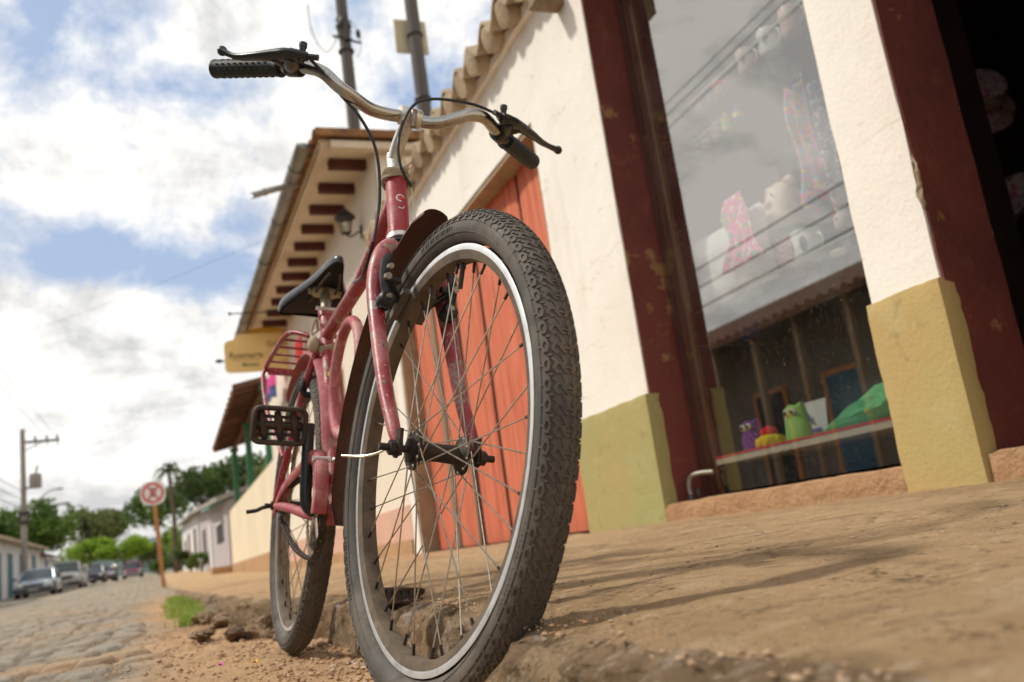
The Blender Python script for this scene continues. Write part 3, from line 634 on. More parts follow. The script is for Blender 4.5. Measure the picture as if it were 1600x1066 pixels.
hs.lathe([(.017, -.012), (.0205, -.010), (.0205, -.003), (.018, -.001)], 'black_plastic', 24, (.833, 0, .726), hd)
hs.build('headset_cup', 'stem_metal', bike); hs = MB()
hs.lathe([(.0190, 0), (.0225, .002), (.0225, .009), (.0195, .011), (.0195, .018), (.014, .021)], 'steel_rust', 24, (.789, 0, .852), hd)
hs.build('headset_cup', 'steel_rust', bike)
st = MB(FT)
st.tube([(.795, 0, .855), (.772, 0, .912)], .0125, 'stem_metal', 16)
st.tube(smooth_path([(.776, 0, .896), (.790, 0, .920), (.820, 0, .944), (.838, 0, .957)], 5), .0125, 'stem_metal', 16)
st.lathe([(.016, -.020), (.0175, -.018), (.0175, .018), (.016, .020)], 'stem_metal', 22, (.842, 0, .957), (0, 1, 0))
st.lathe([(.007, -.006), (.007, .004), (.004, .005)], 'steel_rust', 6, (.768, 0, .914), hd)
st.lathe([(.006, -.016), (.006, .016)], 'steel_rust', 8, (.862, 0, .944), (0, 0, 1))
st.build('stem', 'stem_metal', bike)
hbm = MB(FT)
right = [(.842, 0, .957), (.845, -.035, .949), (.852, -.074, .944), (.864, -.110, .949), (.866, -.138, .960), (.858, -.163, .981), (.835, -.186, .996), (.79, -.219, 1.010), (.735, -.266, 1.022), (.684, -.310, 1.033)]
left = [(.842, 0, .957), (.850, .028, .951), (.860, .053, .954), (.871, .080, .966), (.873, .103, .978), (.866, .133, .985), (.840, .166, .987), (.80, .211, .994), (.750, .266, 1.010), (.702, .324, 1.024)]
path = smooth_path(list(reversed(right)) + left[1:], 7)
hbm.tube(path, .0112, 'chrome', 16); hb_o = hbm.build('handlebar', 'chrome', bike)
for side, sgn in ((right, -1), (left, 1)):
    a = np.array(side[7]); b = np.array(side[9]) + (np.array(side[9]) - np.array(side[8])) * .10; mid = (a + b) / 2 + np.array([0, 0, .0])
    g = MB(FT); n = 40; pts = [a + (b - a) * i / (n - 1) for i in range(n)]
    rr = [.0160 + (.0003 if (i // 1) % 2 else -.0003) for i in range(n)]; rr[0] = .0175; rr[1] = .0175; rr[-1] = .012; rr[-2] = .0165; rr[-3] = .0168
    g.tube(pts, rr, 'grip_rubber', 20); d = nrm(b - a)
    for q in range(10):   # raised ribs along the grip
        an = q * 2 * PI / 10; u1 = nrm(np.cross(d, (0, 0, 1))); u2 = np.cross(d, u1)
        for i in range(9):
            p0 = a + (b - a) * (.10 + i * .088 + (.04 if q % 2 else 0)); off = (u1 * math.cos(an) + u2 * math.sin(an)) * .0160
            g.tube([p0 + off, p0 + d * .006 + off], .0013, 'grip_rubber', 5)
    g.build('grip', 'grip_rubber', hb_o)
    # brake lever: clamp, body, blade
    c = np.array(side[6]) * .55 + np.array(side[7]) * .45; dd = nrm(np.array(side[7]) - np.array(side[6])); L = MB(FT)
    L.lathe([(.0150, -.013), (.0165, -.011), (.0165, .013), (.0150, .015)], 'black_plastic', 18, c, dd)
    if sgn < 0: p = [(.876, -.196, .990), (.862, -.220, .9925), (.840, -.241, .997), (.810, -.266, 1.003), (.770, -.291, 1.016), (.745, -.312, 1.034)]; cc_ = np.array([.815, -.206, 1.003])
    else: p = [(.876, .160, .993), (.865, .183, .995), (.845, .216, 1.003), (.810, .264, 1.016), (.775, .310, 1.027), (.745, .361, 1.041)]; cc_ = np.array([.822, .196, 1.000])
    p = [np.array(q) for q in p]; L.tube([cc_, (cc_ + p[1]) / 2 + [0, 0, -.002], p[1]], [.0145, .0155, .013], 'black_plastic', 14); L.tube([cc_, p[2]], [.012, .012], 'black_plastic', 12)
    pp = smooth_path(p, 6); L.tube(pp, list(np.interp(np.arange(31), [0, 4, 8, 13, 20, 26, 30], [.0095, .0135, .0150, .0125, .0085, .0070, .0088])), 'black_plastic', 14, flat=.66)
    L.ball(tuple(pp[-1]), .0088, 'black_plastic', 12, 8)
    q0 = p[0] + (p[1] - p[0]) * .35; L.lathe([(.004, -.012), (.0055, -.01), (.0055, .014), (.0068, .017), (.0068, .024)], 'black_plastic', 10, q0, (0, 0, 1)); L.lathe([(.0062, -.008), (.0062, .010)], 'stem_metal', 8, (cc_ + p[1]) / 2 + [.006, 0, .004], (1, 0, .3))
    L.tube([p[0], p[0] + nrm(p[0] - p[1]) * .018], .0050, 'black_plastic', 10)
    L.build('brake_lever', 'black_plastic', hb_o)
cb = MB(FT); cb.tube(smooth_path([(.876, -.196, .990), (.868, -.165, .974), (.862, -.134, .950), (.860, -.092, .916), (.860, -.061, .865), (.858, -.047, .786), (.852, -.049, .706)], 8), .0027, 'cable_black', 8)
cb.build('brake_cable', 'cable_black', bike)
cb = MB(); e = FT(np.array([.852, -.049, .706])); cb.tube(smooth_path([e, (.80, -.052, .672), (.70, -.044, .690), (.585, -.022, .728)], 8), .0027, 'cable_black', 8); cb.tube([(.590, -.021, .727), (.28, -.018, .716)], .0009, 'spoke_steel', 5)
cb.build('brake_cable', 'cable_black', bike)
cb = MB(FT); cb.tube(smooth_path([(.876, .160, .993), (.874, .108, 1.000), (.874, .046, .991), (.872, .012, .979), (.870, -.006, .963), (.868, -.020, .930), (.868, -.026, .882), (.868, -.017, .843), (.866, .004, .815)], 8), .0027, 'cable_black', 8)
cb.tube([(.866, .004, .815), (.876, .012, .755), (.888, .014, .705)], .0009, 'spoke_steel', 5); cb.build('brake_cable', 'cable_black', bike)
cl = MB()   # cord tied round the head of the frame
for k in range(5):
    c0 = np.array([.789, 0, .852]) + hd * (.001 + .0035 * k)
    cl.tube([c0 + hd * .0025 * math.sin(3 * a + k) + .0235 * (out_h * math.cos(a) + np.array([0, 1, 0]) * math.sin(a)) for a in np.linspace(0, 2 * PI, 26, endpoint=False)], .0022, 'string_cloth', 6, closed=True)
cl.ball((.812, .010, .872), (.008, .007, .007), 'string_cloth', 10, 6); cl.tube(smooth_path([(.812, .010, .872), (.818, .020, .884), (.812, .026, .876), (.814, .018, .858)], 5), .002, 'string_cloth', 6)
cl.build('tied_cord', 'steel_rust', bike)
# front fender
def fender(cx, cz, r, a0, a1, w, T, m, name, parent, lip=.006):
    f = MB(T)
    prof = [(-w, -lip), (-w * .94, -.001), (-w * .6, .004), (-w * .25, .0062), (0, .0068), (w * .25, .0062), (w * .6, .004), (w * .94, -.001), (w, -lip)]
    n = 40
    for k, s_ in ((0, 0), (1, -.0012)):
        V = []; F = []
        for i in range(n + 1):
            a = R(a0 + (a1 - a0) * i / n); e = 1 - max(0, (2 - min(i, n - i)) / 3.)  # rounded ends
            for (y, h) in prof: V.append((cx + (r + h + s_) * math.cos(a), y * (.62 + .38 * e), cz + (r + h + s_) * math.sin(a)))
        for i in range(n):
            for j in range(len(prof) - 1): F.append((i * 9 + j, i * 9 + j + 1, i * 9 + 10 + j, i * 9 + 9 + j))
        f.put(V, F, m)
    return f
f = fender(1.06, .34, .384, 100, 192, .027, FT, 'fender_paint', 'fender', bike)
f.build('front_fender', 'fender_paint', bike)
f = fender(0, .34, .375, 12, 128, .0245, None, 'bike_pink', 'fender', bike)
f.build('rear_fender', 'bike_pink', bike)
# front rim brakes
for sd in (-1, 1):
    b = MB(FT); pv = np.array([.940, sd * .052, .578])
    b.lathe([(.0125, -.006), (.0135, 0), (.0135, .014), (.010, .018)], 'brake_black', 18, pv, (1, 0, .25)); b.lathe([(.0045, .016), (.0045, .022)], 'steel_rust', 6, pv, (1, 0, .25))
    b.tube(smooth_path([pv + [.006, 0, -.012], pv + [.008, 0, .010], pv + [.006, sd * .004, .034], pv + [.000, sd * .004, .062], pv + [-.004, -sd * .004, .078]], 4), [.010] * 5 + [.0085] * 6 + [.0075] * 6, 'brake_black', 10, flat=.75)
    b.tube([pv + [.010, sd * .006, .034], pv + [.012, -sd * .018, .034]], .0055, 'brake_black', 10)
    b.lathe([(.0058, -.003), (.0058, .006)], 'steel_rust', 6, pv + [.016, sd * .004, .036], (1, 0, 0)); b.lathe([(.0048, -.003), (.0048, .006)], 'steel_rust', 6, pv + [.018, sd * .002, .052], (1, 0, 0))
    pc = np.array([1.06 + .280 * math.cos(R(119)), sd * .0215, .34 + .280 * math.sin(R(119))]); t = np.array([math.cos(R(29)), 0, math.sin(R(29))]); up = np.array([-t[2], 0, t[0]])
    V = []
    for a_, b_, c_ in [(-1, -1, -1), (1, -1, -1), (1, 1, -1), (-1, 1, -1), (-1, -1, 1), (1, -1, 1), (1, 1, 1), (-1, 1, 1)]: V.append(pc + t * a_ * .030 + up * b_ * .0060 + np.array([0, sd * c_ * .0055, 0]))
    b.put(V, [(0, 3, 2, 1), (4, 5, 6, 7), (0, 1, 5, 4), (1, 2, 6, 5), (2, 3, 7, 6), (3, 0, 4, 7)], 'rubber', False)
    b.tube([pc, pv + [.010, 0, .034]], .005, 'brake_black', 8)
    b.build('rim_brake', 'brake_black', bike)
# bare wire sticking out from the front axle
w_ = MB(FT); w_.tube(smooth_path([(1.06, -.070, .341), (1.038, -.076, .335), (1.008, -.088, .332), (.978, -.108, .334)], 6), .0018, 'wire_bare', 8); w_.build('bare_wire', 'wire_bare', bike)
# cranks, chainring, chain, guard, pedals
BB = np.array([.43, 0, .300])
cr = MB()
arms = [(0, -.046, 0), (.0, -.052, .002), (.0, -.060, .014), (0, -.063, .04), (0, -.064, .10), (0, -.065, .172)]
cr.tube([BB + np.array(p) for p in smooth_path(arms, 4)], .0095, 'black_plastic', 12, flat=1.25)
arms2 = [(0, .046, 0), (0, .052, -.002), (0, .060, -.014), (0, .063, -.05), (0, .066, -.10), (0, .068, -.170)]
cr.tube([BB + np.array(p) for p in smooth_path(arms2, 4)], .0095, 'black_plastic', 12, flat=1.25)
cr.lathe([(.010, -.05), (.010, .05)], 'black_plastic', 14, BB, (0, 1, 0)); cr.lathe([(.021, -.040), (.017, -.036), (.017, -.033)], 'greasy', 16, BB, (0, 1, 0))
crank = cr.build('crank', 'black_plastic', bike)
cg = MB(); yR = -.042; Ng = 44
V = []; F = []
for i in range(Ng * 2):
    a = PI * i / Ng; ro = .0925 if i % 2 == 0 else .0865; V += [(BB[0] + ro * math.cos(a), yR - .0015, BB[2] + ro * math.sin(a)), (BB[0] + ro * math.cos(a), yR + .0015, BB[2] + ro * math.sin(a)), (BB[0] + .076 * math.cos(a), yR - .0015, BB[2] + .076 * math.sin(a)), (BB[0] + .076 * math.cos(a), yR + .0015, BB[2] + .076 * math.sin(a))]
n2 = Ng * 2
for i in range(n2):
    j = (i + 1) % n2; F += [(4 * i, 4 * j, 4 * j + 1, 4 * i + 1), (4 * i, 4 * i + 2, 4 * j + 2, 4 * j), (4 * i + 1, 4 * j + 1, 4 * j + 3, 4 * i + 3), (4 * i + 2, 4 * i + 3, 4 * j + 3, 4 * j + 2)]
cg.put(V, F, 'steel_rust', False)
for k in range(5):
    a = 2 * PI * k / 5 + .3; d = np.array([math.cos(a), 0, math.sin(a)]); cg.tube([BB + [0, yR, 0] + d * .012, BB + [0, yR, 0] + d * .078], [.009, .006], 'steel_rust', 8, flat=.35, up=(0, 1, 0))
cg.lathe([(.022, yR - .002), (.022, yR + .002)], 'steel_rust', 20, BB, (0, 1, 0)); cg.build('chainring', 'steel_rust', crank)
ch = MB(); rc = .034; cp = []
RA = np.array([0, 0, .34])
def tang():
    pts = []
    for a in np.linspace(R(100), R(-95), 26): pts.append(BB + [.0905 * math.cos(a), yR, .0905 * math.sin(a)])
    lo0 = pts[-1]; lo1 = RA + [rc * math.cos(R(262)), yR, rc * math.sin(R(262))]
    for i in range(1, 18):
        t = i / 18; p = lo0 * (1 - t) + lo1 * t; p = p + np.array([0, 0, -.020 * 4 * t * (1 - t)]); pts.append(p)
    for a in np.linspace(R(262), R(98), 10): pts.append(RA + [rc * math.cos(a), yR, rc * math.sin(a)])
    hi0 = pts[-1]; hi1 = pts[0]
    for i in range(1, 18): t = i / 18; pts.append(hi0 * (1 - t) + hi1 * t)
    return pts
cpts = tang(); D = np.cumsum([0] + [np.linalg.norm(cpts[(i + 1) % len(cpts)] - cpts[i]) for i in range(len(cpts))]); L = D[-1]; nl = int(L / .0127)
def at_(s_): s_ = s_ % L; i = min(np.searchsorted(D, s_, 'right') - 1, len(cpts) - 1); t = (s_ - D[i]) / (D[i + 1] - D[i]); return cpts[i] * (1 - t) + cpts[(i + 1) % len(cpts)] * t
for k in range(nl):
    a = at_(k * L / nl); b = at_((k + 1) * L / nl); wy = .0042 if k % 2 else .0028
    for sd in (-1, 1): ch.tube([a + [0, sd * wy, 0], b + [0, sd * wy, 0]], .0038, 'greasy', 6, flat=1., up=(0, 0, 1))
    ch.tube([a - [0, .005, 0], a + [0, .005, 0]], .0032, 'greasy', 6)
ch.build('chain', 'greasy', bike)
cs = MB(); 
for i in range(1): cs.lathe([(.033, yR - .0015), (.036, yR), (.033, yR + .0015)], 'greasy', 18, RA, (0, 1, 0)); cs.lathe([(.022, yR), (.022, -.034)], 'greasy', 16, RA, (0, 1, 0))
cs.build('rear_sprocket', 'greasy', bike)
gd = MB(); path = smooth_path([(.532, .288), (.540, .330), (.528, .378), (.495, .408), (.44, .416), (.30, .402), (.15, .388), (.06, .366), (.015, .335)], 6)
def band(y0, y1, off, m, both=True):
    V = []; F = []
    for i, p in enumerate(path):
        V += [(p[0], y0, p[1]), (p[0], y1, p[1])]
        if i: F.append((2 * i - 2, 2 * i - 1, 2 * i + 1, 2 * i))
    gd.put(V, F, m)
band(-.040, -.062, 0, 'bike_pink')
V = []; F = []; P2 = [np.array(p) for p in path]
for i, p in enumerate(P2):
    t = nrm(P2[min(i + 1, len(P2) - 1)] - P2[max(i - 1, 0)]); nn = np.array([t[1], -t[0]]) * -1
    cen = np.array([.43, .300]) if p[0] > .43 else np.array([p[0], .30]); q = nrm(cen - p)
    V += [(p[0], -.062, p[1]), (p[0] + q[0] * .004, -.0645, p[1] + q[1] * .004), (p[0] + q[0] * .026, -.0645, p[1] + q[1] * .026)]
    if i: F += [(3 * i - 3, 3 * i - 2, 3 * i + 1, 3 * i), (3 * i - 2, 3 * i - 1, 3 * i + 2, 3 * i + 1)]
gd.put(V, F, 'bike_pink')
gd.tube([(.505, -.028, .395), (.49, -.004, .375)], .004, 'stem_metal', 8); gd.lathe([(.006, -.034), (.006, -.068)], 'stem_metal', 6, (.512, 0, .392), (0, 1, 0))
gdo = gd.build('chain_guard', 'bike_pink', bike)
so_ = gdo.modifiers.new('t', 'SOLIDIFY'); so_.thickness = .0012
def pedal(c, sgn, tilt):
    p = MB(); Mx = Matrix.Translation(Vector(c)) @ Matrix.Rotation(tilt, 4, 'Y')
    def pt(x, y, z): return tuple(Mx @ Vector((x, sgn * y, z)))
    def loop(zs, r, m='pedal_rust'):
        pts = []
        hw, hh, rr = .049, zs, .012
        for (cx_, cz_, a0) in ((hw - rr, hh - rr, 0), (-hw + rr, hh - rr, 90), (-hw + rr, -hh + rr, 180), (hw - rr, -hh + rr, 270)):
            for k in range(5):
                a = R(a0 + 90 * k / 4); pts.append((cx_ + rr * math.cos(a), cz_ + rr * math.sin(a)))
        return pts
    lp = loop(.0335, .004)
    for x0 in (-.012, .012): p.tube([pt(x0, .053 + q[0], q[1]) for q in lp], .0050, 'pedal_rust', 8, closed=True)
    V = []; F = []
    for q in lp: V += [pt(-.012, .053 + q[0], q[1]), pt(.012, .053 + q[0], q[1]), pt(-.012, .053 + q[0] * .93, q[1] * .86), pt(.012, .053 + q[0] * .93, q[1] * .86)]
    n = len(lp)
    for i in range(n):
        j = (i + 1) % n; F += [(4 * i, 4 * j, 4 * j + 1, 4 * i + 1), (4 * i + 2, 4 * i + 3, 4 * j + 3, 4 * j + 2), (4 * i, 4 * i + 2, 4 * j + 2, 4 * j), (4 * i + 1, 4 * j + 1, 4 * j + 3, 4 * i + 3)]
    p.put(V, F, 'pedal_rust', False)
    p.tube([pt(0, -.004, 0), pt(0, .012, 0), pt(0, .10, 0)], [.006, .0095, .0085], 'greasy', 12)
    for yy in (.022, .053, .084):
        for zz in (-1, 1):
            p.tube([pt(0, yy, 0), pt(0, yy + (.006 if zz > 0 else -.006), zz * .028)], [.0105, .0060], 'pedal_rust', 8)
    for yy in (.030, .045, .061, .076):
        p.tube([pt(-.013, yy, .0335), pt(.013, yy, .0335)], .0058, 'pedal_rust', 6); p.tube([pt(-.013, yy, -.0335), pt(.013, yy, -.0335)], .0058, 'pedal_rust', 6)
    for zz in (-.017, .017): p.tube([pt(.0, .012, zz), pt(0, .094, zz)], .0034, 'pedal_rust', 6)
    p.build('pedal', 'pedal_rust', crank)
pedal(BB + np.array([0, -.070, .164]), -1, R(12)); pedal(BB + np.array([0, .074, -.168]), 1, R(75))
# seat post, saddle
sp = MB(); sp.tube([(.186, 0, .768), (.150, 0, .846)], .0125, 'steel_rust', 16); sp.lathe([(.0175, -.006), (.018, 0), (.018, .014), (.0165, .016)], 'bike_red', 18, (.184, 0, .770), sd_)
sp.lathe([(.005, -.026), (.005, .026)], 'stem_metal', 8, (.196, 0, .784), (0, 1, 0)); sp.build('seat_post', 'steel_rust', bike)
XS = [.3145, .311, .302, .26, .21, .16, .11, .06, .02, -.01, -.022]; WS = [.0010, .006, .0125, .0215, .029, .045, .068, .088, .092, .080, .050]
ZS = [.868, .877, .884, .888, .884, .876, .868, .864, .864, .860, .852]; DR = [.006, .014, .021, .027, .031, .036, .042, .048, .050, .044, .028]
sdl = MB(); nx = len(XS)
import itertools
def sadd(i, q, inner=False):
    x, w, z, d = XS[i], WS[i], ZS[i], DR[i]
    prof = [(-1.0, -1.0), (-1.03, -.80), (-1.0, -.5), (-.90, -.22), (-.68, -.05), (-.35, 0.0), (0, .01), (.35, 0), (.68, -.05), (.90, -.22), (1.0, -.5), (1.03, -.80), (1.0, -1.0)]
    a, b = prof[q]
    if inner: return (x - .004 * (1 if i == 0 else 0), a * w * .93, z + b * d - .008 * (1 - abs(a)))
    return (x, a * w, z + b * d)
for inner, m in ((False, 'saddle_vinyl'), (True, 'saddle_under')):
    V = [sadd(i, q, inner) for i in range(nx) for q in range(13)]; F = [(i * 13 + q, i * 13 + q + 1, (i + 1) * 13 + q + 1, (i + 1) * 13 + q) for i in range(nx - 1) for q in range(12)]
    if not inner: F += [tuple(range(13)), tuple((nx - 1) * 13 + q for q in range(13))]
    sdl.put(V, F, m)
# closed underside plate
V = []; F = []
for i in range(nx): V += [(XS[i], -WS[i] * .97, ZS[i] - DR[i] + .004), (XS[i], 0, ZS[i] - DR[i] + .016), (XS[i], WS[i] * .97, ZS[i] - DR[i] + .004)]
for i in range(nx - 1): F += [(3 * i, 3 * i + 1, 3 * i + 4, 3 * i + 3), (3 * i + 1, 3 * i + 2, 3 * i + 5, 3 * i + 4)]
sdl.put(V, F, 'saddle_under')
sad = sdl.build('saddle', 'saddle_vinyl', bike)
ss = sad.modifiers.new('s', 'SUBSURF'); ss.levels = 2; ss.render_levels = 2
cl = MB()
for sd in (-1, 1):
    cl.tube(smooth_path([(.27, sd * .010, .850), (.20, sd * .022, .838), (.11, sd * .024, .832), (.03, sd * .035, .836)], 5), .0032, 'greasy', 8)
    cl.tube([(.145 + .0035 * math.cos(a * 6), sd * .028 + .010 * math.sin(a * 6), .832 + .0035 * a) for a in np.linspace(0, 6.2, 60)], .0022, 'string_cloth', 6)
cl.lathe([(.010, -.030), (.014, -.02), (.014, .02), (.010, .030)], 'string_cloth', 14, (.150, 0, .838), (0, 1, 0)); cl.lathe([(.006, -.042), (.006, .042)], 'steel_rust', 6, (.148, 0, .846), (0, 1, 0))
cl.build('saddle_clamp', 'steel_rust', sad)
# rear rack
rk = MB()
loop_ = smooth_path([(.10, -.022, .740), (.06, -.050, .756), (.0, -.066, .760), (-.15, -.071, .752), (-.275, -.074, .738), (-.30, -.060, .735), (-.30, .060, .735), (-.275, .074, .738), (-.15, .071, .752), (.0, .066, .760), (.06, .050, .756), (.10, .022, .740)], 4)
rk.tube(loop_, .0062, 'bike_red', 10)
for x in (-.02, -.09, -.16, -.23): rk.tube([(x, -.068, .756 + .06 * min(0, x + .05)), (x, .068, .756 + .06 * min(0, x + .05))], .0034, 'bike_red', 8)
rk.box((-.296, -.066, .722), (-.290, .066, .742), 'bike_red')
for sd in (-1, 1):
    rk.tube(smooth_path([(-.285, sd * .074, .737), (-.262, sd * .082, .70), (-.13, sd * .078, .585), (.045, sd * .056, .452)], 5), .0055, 'bike_red', 10)
    rk.tube([(.10, sd * .020, .742), (.185, sd * .016, .735)], .004, 'stem_metal', 8)
rk.build('rear_rack', 'bike_red', bike)
sr = MB(); 
for k in range(4):
    sr.tube([(.228 + .019 * math.cos(a), .019 * math.sin(a), .672 + .004 * k + .003 * math.sin(2 * a)) for a in np.linspace(0, 2 * PI, 18, endpoint=False)], .0019, 'string_cloth', 5, closed=True)
sr.ball((.226, -.032, .688), (.016, .014, .020), 'string_cloth', 10, 8); sr.tube(smooth_path([(.226, -.032, .690), (.20, -.034, .72), (.205, -.026, .755), (.19, -.018, .735)], 5), .003, 'string_cloth', 6)
sr.build('knotted_rag', 'string_cloth', bike)
rb = MB(); rb.tube([(.150, -.034, .585), (.150, .034, .585)], .008, 'brake_black', 10); rb.lathe([(.011, -.006), (.012, .006)], 'brake_black', 12, (.16, -.012, .60), (1, 0, 0))
for sd in (-1, 1): rb.tube(smooth_path([(.150, sd * .034, .585), (.155, sd * .040, .60), (.150, sd * .030, .635)], 4), .0065, 'brake_black', 8)
rb.build('rear_brake', 'brake_black', bike)
lk = MB(); lk.tube(smooth_path([(.0, -.070, .339), (.0, -.09, .334), (-.002, -.104, .327), (-.004, -.126, .323)], 3), .0048, 'greasy', 8); lk.build('axle_peg', 'greasy', bike)

# ------------------------------------------------------------------ near house with the shop
house = thing('shop_house', 'cream plaster house with green base, red plank door and shop window beside the bicycle', 'house', (2.0, 3.4, .17))
HO = np.array([2.0, 3.4, .17])
def H(mb, name, m, parent=house, **k):
    off = np.array(parent.location) if parent is house else HO
    mb.v = [tuple(np.array(p) - HO) for p in mb.v]; return mb.build(name, m, parent, **k)
def wall_slab(mb, x0, x1, ys, zs, holes, m, cell=.05, amp=.006, zlo=None):
    """front wall in the plane x=x0, openings given as (y0,y1,z0,z1); uneven plaster face"""
    yb = sorted(set([ys[0], ys[1]] + [h[0] for h in holes] + [h[1] for h in holes])); zb = sorted(set([zs[0], zs[1]] + [h[2] for h in holes] + [h[3] for h in holes]))
    def sub(b):
        o = []
        for a, c in zip(b[:-1], b[1:]): n = max(1, int(round((c - a) / cell))); o += list(np.linspace(a, c, n, endpoint=False))
        return np.array(o + [b[-1]])
    yy = sub(yb); zz = sub(zb)
    def inside(y, z): return any(h[0] < y < h[1] and h[2] < z < h[3] for h in holes)
    idx = {}; V = []; F = []
    def vid(i, j):
        if (i, j) not in idx:
            y, z = yy[i], zz[j]
            e = 0
            for h in holes:
                if h[2] - .01 <= z <= h[3] + .01 and min(abs(y - h[0]), abs(y - h[1])) < .001: e = 1
            idx[(i, j)] = len(V)
            V.append((x0 + amp * float(fbm(y * 2.2, z * 2.2, 3, 3)) + (.007 if e else 0), y + (.006 * float(fbm(y * 0 + 3.3, z * 5, 3, 8)) if e else 0), z))
        return idx[(i, j)]
    for i in range(len(yy) - 1):
        for j in range(len(zz) - 1):
            if inside((yy[i] + yy[i + 1]) / 2, (zz[j] + zz[j + 1]) / 2): continue
            F.append((vid(i, j), vid(i + 1, j), vid(i + 1, j + 1), vid(i, j + 1)))
    mb.put(V, F, m, True)
    for (a, b, c, d) in holes:  # reveals
        mb.put([(x0 + .006, a, c), (x1, a, c), (x1, a, d), (x0 + .006, a, d)], [(0, 1, 2, 3)], m, False); mb.put([(x0 + .006, b, c), (x1, b, c), (x1, b, d), (x0 + .006, b, d)], [(0, 1, 2, 3)], m, False)
        mb.put([(x0 + .006, a, d), (x1, a, d), (x1, b, d), (x0 + .006, b, d)], [(0, 1, 2, 3)], m, False)
    # back face
    for i in range(len(yb) - 1):
        for j in range(len(zb) - 1):
            if inside((yb[i] + yb[i + 1]) / 2, (zb[j] + zb[j + 1]) / 2): continue
            mb.put([(x1, yb[i], zb[j]), (x1, yb[i + 1], zb[j]), (x1, yb[i + 1], zb[j + 1]), (x1, yb[i], zb[j + 1])], [(0, 1, 2, 3)], m, False)
wl = MB(); wall_slab(wl, 2.0, 2.25, (-2.6, 7.70), (.05, 3.06), [(.75, 1.755, .05, 2.75), (2.015, 3.40, .05, 2.95), (4.16, 7.52, .05, 2.43)], 'plaster')
wl.put([(2, -2.6, 0), (6.2, -2.6, 0), (6.2, -2.6, 3.9), (2, -2.6, 3.06)], [(0, 1, 2, 3)], 'plaster', False)
wl.put([(2, 7.7, 0), (6.2, 7.7, 0), (6.2, 7.7, 4.3), (2, 7.7, 3.06)], [(0, 1, 2, 3)], 'plaster', False); H(wl, 'wall', 'plaster')
def rough_box(mb, lo, hi, m, cell=.03, amp=.004, k=0, bev=.01):
    """box with slightly uneven, worn faces and soft edges"""
    lo = np.array(lo, float); hi = np.array(hi, float); n = [max(2, int(round((hi[i] - lo[i]) / cell)) + 1) for i in range(3)]
    for axx in range(3):
        a, b = [i for i in range(3) if i != axx]
        for side in (0, 1):
            V = []; F = []
            for i in range(n[a]):
                for j in range(n[b]):
                    p = np.zeros(3); p[a] = lo[a] + (hi[a] - lo[a]) * i / (n[a] - 1); p[b] = lo[b] + (hi[b] - lo[b]) * j / (n[b] - 1); p[axx] = (lo, hi)[side][axx]
                    q = p.copy(); c = (lo + hi) / 2
                    near = sum(1 for t in range(3) if min(abs(p[t] - lo[t]), abs(p[t] - hi[t])) < 1e-6)
                    if near >= 2: q = q + np.sign(c - p) * bev * .5 * np.array([1 if min(abs(p[t] - lo[t]), abs(p[t] - hi[t])) < 1e-6 else 0 for t in range(3)]) * (1 + .9 * float(fbm(p[0] * 18 + p[1] * 21, p[2] * 18 + p[1] * 9, 3, k)))
                    q = q + amp * np.array([float(fbm(p[1] * 11, p[2] * 11 + p[0] * 9, 3, k + 1)), float(fbm(p[0] * 11 + 4, p[2] * 11 + p[1] * 3, 3, k + 2)), float(fbm(p[0] * 11 + 8, p[1] * 11, 3, k + 3))])
                    V.append(q)
            for i in range(n[a] - 1):
                for j in range(n[b] - 1): F.append((i * n[b] + j, (i + 1) * n[b] + j, (i + 1) * n[b] + j + 1, i * n[b] + j + 1))
            mb.put(V, F, m)
    return mb
g = MB(); rough_box(g, (1.984, 3.388, .10), (2.06, 4.165, .733), 'green_paint', k=4, amp=.0018, bev=.007); H(g, 'painted_base', 'green_paint')
g = MB(); rough_box(g, (1.984, 1.744, .10), (2.06, 2.03, .733), 'ochre_paint', k=14, amp=.0018, bev=.009); H(g, 'painted_base', 'ochre_paint')
g = MB(); rough_box(g, (1.984, -2.6, .10), (2.06, .77, .733), 'green_paint', cell=.1, k=24); H(g, 'painted_base', 'green_paint')
for y0, y1, xe in ((3.392, 3.41, 2.226), (1.746, 1.765, 2.246)):
    j = MB(); rough_box(j, (2.011, y0, .2), (xe, y1, 2.96 if y0 > 2 else 2.76), 'maroon_paint', cell=.05, amp=.003, k=int(y0 * 10), bev=.004); H(j, 'door_jamb' if y0 < 2 else 'window_jamb', 'maroon_paint')
j = MB(); j.box((2.030, 2.0165, .2), (2.226, 2.022, 2.96), 'maroon_paint'); H(j, 'window_jamb', 'maroon_paint')
j = MB(); j.box((2.004, .742, .2), (2.246, .758, 2.76), 'maroon_paint'); H(j, 'door_jamb', 'maroon_paint')
s = MB(); rough_box(s, (1.986, 2.02, .10), (2.30, 3.41, .246), 'sill_paint', k=41, amp=.006, bev=.012); H(s, 'window_sill', 'sill_paint')
s = MB(); rough_box(s, (1.990, .74, .10), (2.34, 1.745, .246), 'sill_paint', k=51, amp=.006, bev=.012); H(s, 'doorstep', 'sill_paint')
c = MB()
for k in range(16):   # broken plaster on the pillar corner
    if k == 0: c.grid(lambda u, v: (2.006 + .016 * (u) + .006 * float(fbm(u * 5, v * 9, 3, 3)) - .006 * math.sin(v * PI), 1.7535 + .008 * math.sin(u * PI) * math.sin(v * PI) ** .5 * 1.6 * (-1) + .006 * float(fbm(u * 6, v * 14, 3, 8)) + .010 * (1 - u) * math.sin(v * 7) * .6, .93 + .17 * v), 8, 26, 'tile')
H(c, 'broken_plaster', 'tile')
